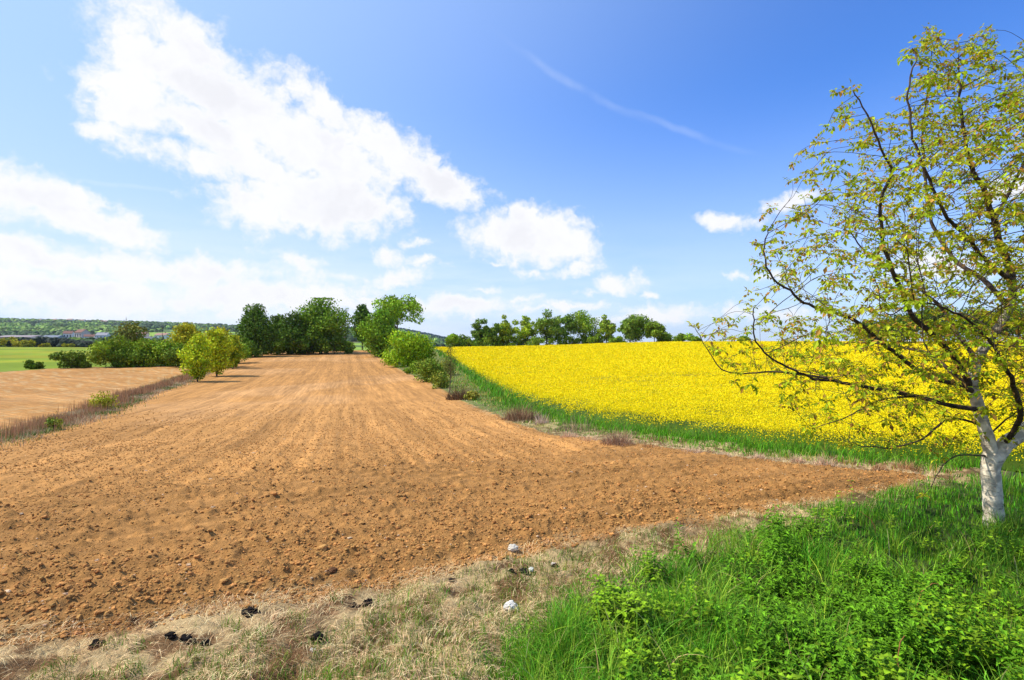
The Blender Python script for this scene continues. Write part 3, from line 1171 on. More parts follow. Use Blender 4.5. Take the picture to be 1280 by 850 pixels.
def rocks(P, size, rng, sub=0, flat=.65, jag=.28):
    v, f = ico(sub)
    n, k = len(P), len(v)
    J = 1 + jag * rng.uniform(-1, 1, (n, k, 1))
    sc = size[:, None] * rng.uniform(.7, 1.3, (n, 3)) * np.array([1, 1, flat])
    a = rng.uniform(0, 2 * np.pi, n)
    W = v[None] * J * sc[:, None, :]
    ca, sa = np.cos(a)[:, None], np.sin(a)[:, None]
    W = np.stack([W[..., 0] * ca - W[..., 1] * sa, W[..., 0] * sa + W[..., 1] * ca, W[..., 2]], -1)
    V = (W + P[:, None, :]).reshape(-1, 3)
    return V, (np.arange(n)[:, None, None] * k + f[None]).reshape(-1, 3), k


def build_clods():
    rng = np.random.default_rng(3)
    acc = Acc()
    for (n, r0, r1, s0, s1, sub) in ((170000, 4.5, 42, .006, .017, 0), (20000, 4.5, 30, .014, .032, 1), (260, 5, 26, .03, .055, 1)):
        x, y = polar_samples(rng, n, r0, r1, -52, 46)
        sm = sdist(MAIN, x, y)
        f = fbm2(x / .6, y / .6, 3, 501)
        hd = (x - HEAD_A[0]) * HEAD_N[0] + (y - HEAD_A[1]) * HEAD_N[1]
        pr = (.45 + .9 * f + .5 * (1 - sstep(.4, 3.0, hd))) * (1 - sstep(14, r1 - 1, np.hypot(x, y)))
        k = (sm > -.05) & (rng.uniform(0, 1, n) < pr)
        x, y, f = x[k], y[k], f[k]
        rr = np.hypot(x, y)
        s = s0 * (s1 / s0) ** (rng.uniform(0, 1, len(x)) ** 1.6)
        if sub == 0:
            s = np.maximum(s, .0010 * rr)
        P = np.stack([x, y, H(x, y) + s * .25], -1)
        V, Fc, kk = rocks(P, s, rng, sub)
        c = pcol(SOIL * .85, len(x), rng, .28, .05)
        pale = rng.uniform(0, 1, len(x)) < .012
        c[pale] = pcol((.58, .40, .24), int(pale.sum()), rng, .1, .03)
        acc.add(V, Fc, np.repeat(c, kk, 0))
    tag(acc.build('soil_clods', M_CLOD), 'loose crumbs and clods of orange brown soil over the ploughed field', 'soil', kind='stuff')


build_clods()


# ------------------------------------------------------------------ trees
def lobes_for(style, rng, w, h, base):
    """list of (centre, radius) in tree space, z up from the ground"""
    out = []
    if style == 'round':
        n = 26
        for i in range(n):
            d = rand_dirs(rng, 1)[0]
            q = rng.uniform(.35, .78)
            zc = base + (h - base) * .52
            c = np.array([d[0] * w / 2 * q, d[1] * w / 2 * q, zc + d[2] * (h - base) / 2 * q])
            out.append((c, w * rng.uniform(.13, .22)))
    elif style == 'airy':
        for i in range(34):
            d = rand_dirs(rng, 1)[0]
            q = rng.uniform(.2, .88)
            c = np.array([d[0] * w / 2 * q, d[1] * w / 2 * q, base + (h - base) * (.50 + .48 * d[2] * q)])
            out.append((c, w * rng.uniform(.08, .15)))
    elif style == 'conic':
        for i in range(26):
            t = (i + .5) / 26
            rad = w / 2 * (1 - t) ** .75 * (.55 + .45 * min(1, t * 6))
            a = i * 2.4
            q = rng.uniform(.2, .75)
            out.append((np.array([math.cos(a) * rad * q, math.sin(a) * rad * q, base + (h - base) * (.08 + .86 * t)]), max(w * .10, rad * .55)))
    elif style == 'column':
        for i in range(22):
            t = (i + .5) / 22
            rad = w / 2 * math.sin(math.pi * min(.97, .12 + .85 * t)) ** .6
            a = i * 2.4
            q = rng.uniform(.1, .65)
            out.append((np.array([math.cos(a) * rad * q, math.sin(a) * rad * q, base + (h - base) * (.05 + .88 * t)]), max(w * .15, rad * .5)))
    else:   # bush
        for i in range(16):
            a = rng.uniform(0, 2 * math.pi)
            q = math.sqrt(rng.uniform(0, 1)) * .68
            zt = (1 - q * q) ** .5
            out.append((np.array([math.cos(a) * w / 2 * q, math.sin(a) * w / 2 * q, h * rng.uniform(.15, .78) * zt]), min(w, h * 1.3) * rng.uniform(.16, .26)))
    return out


def make_tree(name, px, Y, ytop, wpx, style, col, label, cat='tree', group=None, base_frac=.18, leaf=None, n=2600,
              seed=0, var=.25, dens=1.0, trunk=True, wood=(.10, .075, .05)):
    rng = np.random.default_rng(1000 + seed)
    p = at(px, Y, -.05)
    w = wpx / F * Y * (1.22 if style == 'bush' else 1.08)
    h = EYE + (HOR - ytop) / F * Y - p[2]
    base = h * base_frac
    root = empty(name, p, label, cat, group)
    lobes = lobes_for(style, rng, w, h, base)
    leaf = leaf or max(.05, .0020 * Y)
    col = tuple(np.clip(np.array(col) * np.array([1.95, 1.6, .9]), 0, .55))
    n = int(n * 1.8)
    tot = sum(r * r for _, r in lobes)
    Ps, Ns, Cs = [], [], []
    for c, r in lobes:
        m = max(8, int(n * dens * r * r / tot))
        d = rand_dirs(rng, m)
        d[:, 2] = d[:, 2] * .9 + .1
        rad = r * rng.uniform(.45, 1.08, m) ** .6
        rad = rad * (1 + .34 * rng.normal(0, .5, m))
        P = c + d * rad[:, None] * np.array([1, 1, .85])
        Ps.append(P)
        Ns.append(d)
        tint = rng.uniform(1 - var, 1 + var)
        cc = pcol(np.array(col) * tint, m, rng, .22, .12)
        Cs.append(cc)
    P, Nn, C = np.concatenate(Ps), np.concatenate(Ns), np.concatenate(Cs)
    low = P[:, 2] < .05
    P[low, 2] = rng.uniform(.02, .15, low.sum())
    P[:, 2] = np.minimum(P[:, 2], h)
    V, Fc = quads_at(P, leaf * rng.uniform(.6, 1.35, len(P)), rng, Nn, .45)
    crown = mesh_from('crown', V, Fc, M_LEAF, np.repeat(C, 4, 0))
    link('crown', crown, root)
    if trunk:
        acc = Acc()
        tr = max(.03, h * .018)
        bend = rng.normal(0, .03 * h, 2)
        zs = np.linspace(-.1, h * .85, 7)
        path = np.stack([bend[0] * (zs / h) ** 2, bend[1] * (zs / h) ** 2, zs], -1)
        V, Fc = tube(path, np.linspace(tr, tr * .25, 7), 7)
        acc.add(V, Fc, wood)
        for c, r in lobes[:14]:
            zz = max(base * .6, c[2] * .55)
            s0 = np.array([bend[0] * (zz / h) ** 2, bend[1] * (zz / h) ** 2, zz])
            mid = (s0 + c) / 2 + np.array([0, 0, -.04 * h])
            V, Fc = tube(np.array([s0, mid, c, c + (c - mid) * .4]), np.array([tr * .4, tr * .28, tr * .16, tr * .05]), 5)
            acc.add(V, Fc, wood)
        link_ = acc.build('trunk' if style != 'bush' else 'stem', M_WOOD, root, smooth=True)
    return root


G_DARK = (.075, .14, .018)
G_MID = (.12, .22, .02)
G_LIGHT = (.14, .24, .02)
G_YEL = (.24, .27, .02)
G_OLIVE = (.11, .13, .03)

HL = 'trees along the left field edge'
s = 0
for (nm, px, Y, yt, w, st, col, lab, cat, kw) in [
    ('shrub', 43, 84, 449, 20, 'bush', G_DARK, 'smallest dark round shrub on the far edge of the small left field', 'shrub', dict(n=900)),
    ('shrub', 90, 86, 436, 44, 'bush', G_DARK, 'dark spreading shrub on the far edge of the small left field', 'shrub', dict(n=1500)),
    ('bush', 143, 89, 417, 60, 'bush', (.12, .20, .02), 'large bright green rounded bush at the left end of the dark hedge', 'bush', dict(n=3200)),
    ('willow_tree', 163, 94, 402, 44, 'column', G_OLIVE, 'feathery olive tree with bare twig tips behind the large bright bush', 'tree', dict(n=1900, dens=.8)),
    ('bush', 187, 91, 421, 44, 'bush', (.12, .20, .02), 'green bush with dark base in the middle of the left hedge', 'bush', dict(n=2400)),
    ('bush', 213, 91, 423, 40, 'bush', G_MID, 'dark green bush next to the yellow green tree in the left hedge', 'bush', dict(n=2200)),
    ('tree', 233, 95, 396, 40, 'round', G_YEL, 'yellow green tree rising from the right end of the left hedge', 'tree', dict(n=2600, base_frac=.12)),
    ('bush', 266, 88, 404, 52, 'bush', (.27, .31, .02), 'broad yellow green bush behind the two small trees of the field strip', 'bush', dict(n=3800)),
    ('small_tree', 247, 60, 417, 42, 'column', (.24, .36, .02), 'small bright green tree with thin trunk nearest on the grassy field strip', 'tree', dict(n=2600, base_frac=.06)),
    ('small_tree', 271, 68, 410, 38, 'column', (.26, .36, .02), 'small yellow green tree second along the grassy field strip', 'tree', dict(n=2600, base_frac=.05)),
    ('small_tree', 291, 84, 418, 26, 'column', (.18, .26, .02), 'small green tree third along the grassy field strip beside the dark tall tree', 'tree', dict(n=1900, base_frac=.05)),
    ('tree', 319, 128, 380, 50, 'column', (.055, .115, .018), 'dark pointed tree at the left end of the row beyond the field', 'tree', dict(n=4800, base_frac=.02)),
    ('tree', 347, 140, 392, 30, 'column', (.06, .12, .018), 'slim dark tree second in the row beyond the field', 'tree', dict(n=2400, base_frac=.02)),
    ('tree', 366, 138, 390, 40, 'column', (.055, .115, .018), 'dark pointed tree just left of the large round tree', 'tree', dict(n=2800, base_frac=.02)),
    ('tree', 402, 142, 373, 72, 'round', (.08, .16, .018), 'large round dark tree with a wide crown beyond the field crest', 'tree', dict(n=6500, base_frac=.03)),
    ('bush', 385, 140, 418, 60, 'bush', G_DARK, 'low dark bush under the large round tree', 'bush', dict(n=2000)),
    ('bush', 340, 138, 424, 60, 'bush', G_DARK, 'low dark bush under the slim trees of the far row', 'bush', dict(n=1700)),
    ('bush', 418, 139, 420, 50, 'bush', G_DARK, 'low dark bush at the right foot of the large round tree', 'bush', dict(n=1700)),
    ('bush', 305, 124, 420, 46, 'bush', G_DARK, 'low dark bush at the left foot of the dark pointed tree', 'bush', dict(n=1500)),
    ('bush', 165, 90, 434, 60, 'bush', G_DARK, 'dark low bush filling the hedge below the feathery olive tree', 'bush', dict(n=2000)),
    ('bush', 225, 88, 432, 46, 'bush', G_DARK, 'dark low bush filling the hedge below the yellow green tree', 'bush', dict(n=1800)),
    ('bush', 288, 100, 424, 40, 'bush', G_MID, 'green bush joining the field strip trees to the far row', 'bush', dict(n=1500)),
    ('bush', 434, 152, 424, 18, 'bush', G_MID, 'small green bush beside the large round tree at the field crest', 'bush', dict(n=700)),
    ('tree', 453, 178, 379, 28, 'column', (.06, .13, .02), 'narrow dark tree left of the big open crowned tree', 'tree', dict(n=2200, base_frac=.15)),
    ('tree', 496, 170, 366, 70, 'airy', (.14, .26, .02), 'big open crowned tree with sky showing through at the end of the bank', 'tree', dict(n=3600, base_frac=.35)),
    ('tree', 476, 124, 386, 50, 'column', (.10, .21, .02), 'dense teardrop shaped green tree on the corner of the ploughed field', 'tree', dict(n=5200, base_frac=.0)),
    ('bush', 510, 88, 408, 52, 'bush', (.18, .32, .02), 'large bright green bush on the bank beside the ploughed field', 'bush', dict(n=4200)),
    ('bush', 492, 96, 434, 24, 'bush', G_MID, 'small dark bush at the left foot of the bright bank bush', 'bush', dict(n=900)),
    ('bush', 520, 70, 450, 26, 'bush', G_MID, 'low green bush in front of the bright bank bush', 'bush', dict(n=1200)),
    ('bush', 538, 55, 444, 40, 'bush', (.10, .17, .025), 'loose olive green bush halfway down the bank', 'bush', dict(n=1900)),
    ('bush', 552, 47, 462, 30, 'bush', (.12, .17, .03), 'scraggy low bush in front of the loose olive bush on the bank', 'bush', dict(n=800, dens=.7)),
    ('bush', 556, 64, 449, 22, 'bush', (.14, .18, .03), 'small scraggy bush behind the slender bank sapling', 'bush', dict(n=700, dens=.7)),
    ('bush', 590, 36, 488, 20, 'bush', (.16, .18, .04), 'ankle high weed clump right of the dark leafless shrub', 'bush', dict(n=500, dens=.7)),
    ('bush', 530, 175, 423, 14, 'bush', G_DARK, 'dark little bush beyond the far corner of the yellow crop', 'bush', dict(n=500)),
]:
    s += 1
    make_tree(nm, px, Y, yt, w, st, col, lab, cat, seed=s, **kw)

# row of trees on the crest beyond the rape
row = [
    (566, 425.5 - 11, 12, 'bush', G_MID, 'leftmost low bush of the hedge on the yellow field horizon'),
    (580, 417, 22, 'bush', (.07, .13, .02), 'rounded low bush in the left hedge on the horizon'),
    (601, 398, 24, 'airy', (.07, .13, .03), 'first tree of the horizon row, grey green and leaning left'),
    (616, 398, 20, 'airy', (.06, .12, .02), 'narrow second tree of the horizon row'),
    (633, 393, 24, 'airy', (.14, .21, .02), 'light green tree with a visible straight trunk on the horizon'),
    (656, 394, 24, 'airy', (.15, .23, .02), 'thin pale green tree with two tufts on the horizon'),
    (683, 387, 32, 'airy', (.09, .16, .03), 'tall tree left of the tight group on the horizon'),
    (706, 389, 26, 'airy', (.07, .14, .03), 'dark middle tree of the tight group on the horizon'),
    (729, 388, 32, 'round', (.10, .18, .02), 'rounded tree at the right of the tight group on the horizon'),
    (758, 393, 22, 'airy', (.11, .18, .03), 'gappy tree with a bent top standing alone on the horizon'),
    (788, 388, 24, 'airy', (.10, .18, .04), 'pale tree top behind the dense round horizon tree'),
    (795, 393, 34, 'round', (.075, .14, .015), 'dense round dark tree right of the gappy one on the horizon'),
    (818, 400, 20, 'round', (.085, .15, .02), 'small round tree right of the dense horizon tree'),
    (838, 414, 26, 'bush', G_DARK, 'dark low bush right of the small round horizon tree'),
    (855, 416, 24, 'bush', G_MID, 'flat green bush near the right end of the horizon hedge'),
    (868, 419, 18, 'bush', G_DARK, 'last dark bush at the right end of the horizon hedge'),
    (930, 419, 11, 'bush', G_DARK, 'lone tiny bush on the bare part of the horizon'),
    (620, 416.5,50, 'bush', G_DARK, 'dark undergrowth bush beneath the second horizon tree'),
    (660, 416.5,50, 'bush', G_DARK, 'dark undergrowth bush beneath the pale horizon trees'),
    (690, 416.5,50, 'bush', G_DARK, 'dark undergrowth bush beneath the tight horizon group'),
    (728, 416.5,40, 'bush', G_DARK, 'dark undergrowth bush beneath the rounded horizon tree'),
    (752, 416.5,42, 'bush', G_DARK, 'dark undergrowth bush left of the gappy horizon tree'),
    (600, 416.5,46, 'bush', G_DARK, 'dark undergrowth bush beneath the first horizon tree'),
    (772, 420, 16, 'bush', G_LIGHT, 'bright little bush between the gappy and the dense horizon trees'),
]
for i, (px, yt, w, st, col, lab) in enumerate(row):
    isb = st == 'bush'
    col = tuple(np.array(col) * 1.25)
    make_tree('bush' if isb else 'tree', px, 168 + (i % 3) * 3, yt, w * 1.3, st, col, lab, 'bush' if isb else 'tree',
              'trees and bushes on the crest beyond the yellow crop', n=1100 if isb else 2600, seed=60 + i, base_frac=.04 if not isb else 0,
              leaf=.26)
# wood behind the near tree on the right
for i, (px, Y, yt, w, col, lab) in enumerate([
    (1085, 150, 402, 46, (.06, .11, .018), 'dark round tree seen through the lower left branches of the near tree'),
    (1125, 140, 388, 60, (.05, .10, .018), 'tall dark tree seen behind the near tree crown'),
    (1175, 145, 380, 66, (.055, .11, .018), 'dark tree directly behind the near tree upper trunk'),
    (1225, 138, 384, 62, (.05, .10, .018), 'dark tree behind the near tree, right of its trunk line'),
    (1275, 142, 376, 70, (.055, .105, .018), 'dark tree at the right picture edge behind the near tree')]):
    make_tree('tree', px, Y, yt, w, 'round', col, lab, 'tree', 'dark trees behind the near tree', n=3000, seed=90 + i, base_frac=.02)


# bare saplings and poles of the left hedge, bare twiggy tree, sapling on the bank
def bare_tree(name, px, Y, ytop, label, seed, spread=.25, leafcol=None, r=.012, nb=16):
    rng = np.random.default_rng(seed)
    p = at(px, Y, -.05)
    h = EYE + (HOR - ytop) / F * Y - p[2]
    root = empty(name, p, label, 'tree')
    acc = Acc()
    zs = np.linspace(0, h, 9)
    bx = rng.normal(0, .02 * h)
    path = np.stack([bx * np.sin(zs / h * 3), bx * .5 * np.sin(zs / h * 2), zs], -1)
    V, Fc = tube(path, np.linspace(h * r, h * r * .2, 9), 6)
    acc.add(V, Fc, (.13, .09, .06))
    tips = []
    for k in range(nb):
        t = rng.uniform(.25, .95)
        a = rng.uniform(0, 6.28)
        s0 = np.array([np.interp(t * h, zs, path[:, 0]), np.interp(t * h, zs, path[:, 1]), t * h])
        ln = h * spread * (1.15 - t) * rng.uniform(.6, 1.2)
        e = s0 + np.array([math.cos(a) * ln * .6, math.sin(a) * ln * .6, ln])
        m = (s0 + e) / 2 + np.array([math.cos(a), math.sin(a), -.3]) * ln * .1
        V, Fc = tube(np.array([s0, m, e]), np.array([h * r * .35, h * r * .22, h * r * .08]), 4)
        acc.add(V, Fc, (.15, .10, .06))
        tips += [m, e, (m + e) / 2]
    acc.build('trunk', M_WOOD, root)
    if leafcol:
        P = np.repeat(np.array(tips), 14, 0) + rng.normal(0, h * .035, (len(tips) * 14, 3))
        V, Fc = quads_at(P, .0011 * Y * rng.uniform(.5, 1.3, len(P)), rng)
        link('crown', mesh_from('crown', V, Fc, M_LEAF, np.repeat(pcol(leafcol, len(P), rng), 4, 0)), root)
    return root


bare_tree('bare_tree', 175, 96, 409, 'thin bare trunk right of the feathery olive tree', 1, .15)
bare_tree('bare_tree', 203, 97, 406, 'tallest thin bare trunk above the middle of the left hedge', 2, .15)
bare_tree('bare_tree', 214, 99, 411, 'short thin bare trunk beside the yellow green tree', 3, .15)
bare_tree('bare_tree', 158, 93, 396, 'bare twig spike standing above the large bright bush', 4, .3)
bare_tree('bare_tree', 433, 150, 385, 'leafless twiggy tree right of the large round tree', 5, .35, nb=30)
bare_tree('sapling', 562, 42, 431, 'slender young sapling with sparse leaves on the bank', 6, .28, (.16, .19, .04), .012, 26)


# ------------------------------------------------------------------ brown shrubs, dry tufts
def twig_shrub(name, px, py, wpx, hpx, col, label, cat, seed, n=420, upright=.5, thick=1.0):
    rng = np.random.default_rng(seed)
    g = ray(px, py)
    z = float(T(*g))
    Y = g[1]
    w, h = wpx / F * Y, hpx / F * Y
    root_loc = (g[0], g[1], z - .02)
    a = rng.uniform(0, 6.28, n)
    q0 = np.sqrt(rng.uniform(0, 1, n))
    q = q0 * w * .5
    P = np.stack([np.cos(a) * q, np.sin(a) * q, np.zeros(n)], -1)
    hh = h * rng.uniform(.25, 1.15, n) * (1 - .85 * q0 ** 2)
    lean = rng.uniform(.1, .9, n) * (1.3 - upright)
    V, Fc, m = blades(P, hh, np.maximum(.004, .0008 * Y) * thick, lean, rng, 3, .35, a + rng.normal(0, 1.3, n))
    me = mesh_from(name, V, Fc, M_STRAW, np.repeat(pcol(col, n, rng, .35, .1), m, 0))
    o = link(name, me, None, root_loc)
    return tag(o, label, cat)


twig_shrub('brown_shrub', 574, 499, 34, 24, (.17, .10, .05), 'dark brown leafless shrub at the foot of the bank sapling', 'shrub', 31, 700, .2)
twig_shrub('brown_shrub', 652, 525, 52, 28, (.30, .18, .10), 'reddish brown bramble shrub at the bend of the crop margin', 'shrub', 32, 900, .3)
twig_shrub('brown_shrub', 772, 557, 46, 30, (.34, .21, .13), 'reddish brown twiggy shrub below the middle of the yellow crop', 'shrub', 33, 700, .3)
twig_shrub('brown_shrub', 720, 540, 60, 30, (.28, .21, .12), 'tall thin brown stalks between the two reddish shrubs', 'shrub', 34, 260, .8)
twig_shrub('brown_shrub', 677, 530, 22, 20, (.60, .45, .35), 'pale dry flower heads beside the reddish bramble shrub', 'shrub', 35, 220, .5)
for i, (px, py, w, h, lab) in enumerate([
    (712, 548, 26, 14, 'small dry grass tuft where the far soil edge bends'),
    (737, 552, 28, 12, 'low dry grass tuft left of the twiggy brown shrub'),
    (868, 568, 34, 16, 'broad dry grass tuft on the far soil edge'),
    (905, 571, 20, 9, 'tiny dry grass tuft right of the broad one'),
    (948, 574, 22, 12, 'dry grass tuft midway along the far soil edge'),
    (812, 561, 26, 12, 'dry tuft with brown top right of the twiggy shrub'),
    (997, 579, 18, 16, 'narrow upright dry grass tuft near the right end of the soil'),
    (1031, 583, 30, 20, 'largest pale dry grass tuft near the right end of the soil'),
    (1132, 588, 34, 20, 'russet dry grass tuft at the tip of the soil'),
    (1100, 587, 20, 10, 'flat dry tuft left of the russet one'),
]):
    c = (.40, .22, .10) if 'russet' in lab or 'brown top' in lab else (.60, .42, .27)
    twig_shrub('dry_grass_tuft', px, py, w, h, c, lab, 'grass tuft', 50 + i, 420, .4)

# dry reddish weeds on the strip between the two brown fields
def build_strip():
    rng = np.random.default_rng(17)
    line = np.array([ray(*p) for p in [(-200, 588), (0, 546), (60, 533), (120, 512), (180, 490), (240, 470), (288, 449)]])
    seg = np.linalg.norm(np.diff(line, axis=0), axis=1)
    cum = np.concatenate([[0], np.cumsum(seg)])

    def pts(n, wd, a=0, b=1):
        t = rng.uniform(a, b, n) ** 1.0 * cum[-1]
        x, y = np.interp(t, cum, line[:, 0]), np.interp(t, cum, line[:, 1])
        return x + rng.normal(0, wd, n), y + rng.normal(0, wd, n), t
    acc = Acc()
    x, y, t = pts(26000, .45)
    keep = (fbm2(x / 2.2, y / 2.2, 2, 601) > -.12) & (y < 110)
    x, y = x[keep], y[keep]
    n = len(x)
    hg = rng.uniform(.35, .95, n) * (.75 + .6 * fbm2(x / 3, y / 3, 2, 603))
    V, Fc, m = blades(np.stack([x, y, T(x, y)], -1), hg, np.maximum(.006, .0007 * y), rng.uniform(.02, .3, n), rng, 2, .3)
    acc.add(V, Fc, np.repeat(pcol((.44, .24, .12), n, rng, .4, .08), m, 0))
    o = acc.build('dry_weeds', M_STRAW)
    tag(o, 'dry reddish brown weed stalks on the strip between the two brown fields', 'weeds', kind='stuff')
    acc = Acc()
    x, y, t = pts(60000, .55)
    x, y = x + .55, y - .55
    n = len(x)
    V, Fc, m = blades(np.stack([x, y, T(x, y)], -1), rng.uniform(.06, .25, n), np.maximum(.008, .0009 * y), rng.uniform(.1, .9, n), rng, 2, .8)
    c = pcol((.12, .20, .03), n, rng, .35, .2)
    f = fbm2(x / 1.5, y / 1.5, 3, 607)
    dry = (f > .02) | (rng.uniform(0, 1, n) < .25)
    c[dry] = pcol((.50, .38, .22), int(dry.sum()), rng)
    acc.add(V, Fc, np.repeat(c, m, 0))
    tag(acc.build('strip_grass', M_GRASS), 'short green and straw coloured grass under the dry reddish weeds', 'grass', kind='stuff')


build_strip()
make_tree('bush', 130, 31, 487, 30, 'bush', (.22, .26, .03), 'small yellow green bush among the dry weeds of the field strip', 'bush', seed=150, n=700, leaf=.05, dens=.8)
make_tree('bush', 68, 22, 517, 16, 'bush', (.14, .20, .04), 'knee high green weed clump near the left edge of the field strip', 'bush', seed=151, n=260, leaf=.045)

# ------------------------------------------------------------------ foreground stones, brown clods, black lumps for shaded hollows
def boulder(name, px, py, wpx, col, mat, label, cat, seed, flat=.6, jag=.16, group=None, sink=.25, dark_bits=False):
    rng = np.random.default_rng(seed)
    g = ray(px, py)
    Y = g[1]
    s = wpx / F * Y / 2
    z = float(H(g[0], g[1]))
    v, f = ico(3)
    n = fbm2(v[:, 0] * 1.6 + seed, v[:, 1] * 1.6 + v[:, 2] * 2.1, 3, seed)
    n2 = fbm2(v[:, 2] * 4 + seed, v[:, 1] * 4 + v[:, 0] * 3.1, 3, seed + 9)
    V = v * (1 + jag * 2.2 * n + jag * n2)[:, None] * s * np.array([1, .8, flat])
    # a broken facet or two
    for _ in range(4):
        d = rand_dirs(rng, 1)[0]
        k = (V / s) @ d - .62
        V = V - np.where(k > 0, k, 0)[:, None] * d * s * .8
    o = link(name, mesh_from(name, V, f, mat, np.tile(np.array(col, float), (len(V), 1)) * (1 + .25 * n2[:, None])), None, (g[0], g[1], z + s * flat * (1 - sink)))
    return tag(o, label, cat, group)


boulder('stone', 641, 690, 14, (.60, .54, .43), M_STONE, 'smooth pale stone lying on the edge of the ploughed soil', 'stone', 1)
boulder('stone', 638, 757, 20, (.66, .62, .55), M_STONE, 'larger angular white stone in the green grass of the foreground', 'stone', 2, jag=.25, flat=.75)
boulder('stone', 664, 716, 9, (.75, .70, .60), M_STONE, 'small white stone right beside the black lump pair', 'stone', 3)
boulder('stone', 692, 704, 7, (.62, .52, .42), M_STONE, 'tiny beige stone by the dark lump on the straw', 'stone', 4)
boulder('stone', 391, 816, 8, (.75, .70, .60), M_STONE, 'small white stone at the bottom among straw and shoots', 'stone', 5)
def lump_heap(px, py, wpx, col, label, seed):
    rng = np.random.default_rng(seed)
    g = ray(px, py)
    w = wpx / F * g[1]
    z = float(H(g[0], g[1]))
    n = 26
    q = rng.normal(0, .20, (n, 2)) * w * np.array([1, .6])
    d = np.linalg.norm(q, axis=1) / w
    P = np.stack([q[:, 0], q[:, 1], w * .22 * np.clip(1 - d * 1.6, 0, 1) * rng.uniform(.4, 1.2, n)], -1)
    P[:16] *= .12
    P = P * .8
    V, Fc, k = rocks(P, w * rng.uniform(.14, .26, n) * (1.1 - np.clip(d, 0, .8)), rng, 1, .8, .35)
    o = link('clod_and_shade_lump', mesh_from('clod_and_shade_lump', V, Fc, M_CLOD, np.repeat(pcol(col, n, rng, .5, .05), k, 0)), None, (g[0], g[1], z + .005))
    return tag(o, label, 'clod')


for i, (px, py, w, lab) in enumerate([
    (121, 804, 20, 'single black lump for a shaded hollow in the straw near the bottom left corner'),
    (214, 799, 18, 'left black lump of the trio standing for shaded hollows in the foreground straw'),
    (234, 804, 22, 'widest black lump for a shaded hollow in the middle of the foreground trio'),
    (256, 808, 18, 'right black lump of the trio standing for shaded hollows in the foreground straw'),
    (314, 771, 24, 'black lump for the shade under dug up turf on the straw edge'),
    (440, 759, 16, 'left black lump of the pair standing for shaded hollows below the soil edge'),
    (460, 756, 20, 'right black lump of the pair standing for shaded hollows below the soil edge'),
    (398, 803, 24, 'black lump for the shaded hollow under a dry turf lump'),
    (566, 727, 12, 'small black lump for a shaded hollow left of the pale foreground stones'),
    (640, 719, 11, 'smaller black lump of the pair standing for shaded hollows by the little white stone'),
    (655, 719, 16, 'bigger black lump of the pair standing for shaded hollows touching the little white stone'),
    (694, 707, 11, 'small dark lump for a shaded hollow by the tiny beige stone'),
    (752, 735, 16, 'dark lump for a shaded hollow half hidden in shoots before the lush grass'),
    (187, 781, 14, 'dark brown lump on the near lip of the soil'),
    (166, 778, 12, 'brown lump beside the dark one on the near lip of the soil'),
    (415, 724, 16, 'large brown clod in the nearest drill row'),
]):
    c = (.018, .014, .012) if 'brown' not in lab else (.16, .08, .035)  # black colour stands in for shade in hollows; brown ones are soil
    lump_heap(px, py, w, c, lab, 200 + i)

for i, (pts, lab) in enumerate([
    ([(1150, 782), (1148, 760), (1156, 742), (1172, 733), (1200, 736)], 'arching reddish bramble stem among the weeds left of the lower right corner'),
    ([(1128, 850), (1124, 828), (1130, 806), (1138, 800)], 'short reddish stem rising at the bottom edge of the weeds'),
    ([(1095, 662), (1090, 650), (1082, 644), (1078, 640)], 'bent dry stem in the shaded grass left of the near tree trunk'),
    ([(735, 806), (760, 801), (800, 803), (830, 812)], 'reddish trailing bramble stem lying in the grass of the foreground')]):
    g = ray(pts[0][0], pts[0][1] + 14)
    Yk = g[1]
    pth = np.array([[(a - 640) / F * Yk, Yk + .02 * q, EYE + (HOR - b) / F * Yk] for q, (a, b) in enumerate(pts)])
    o0 = np.array([g[0], g[1], float(H(*g))])
    pth = np.vstack([[(pth[0] + (0, 0, -.12))], pth]) - o0
    V, Fc = tube(pth, np.linspace(.006, .0025, len(pth)), 6)
    tag(link('bramble_stem', mesh_from('bramble_stem', V, Fc, M_WOOD, np.tile([[.34, .14, .05]], (len(V), 1)), smooth=True), None, o0), lab, 'stem')

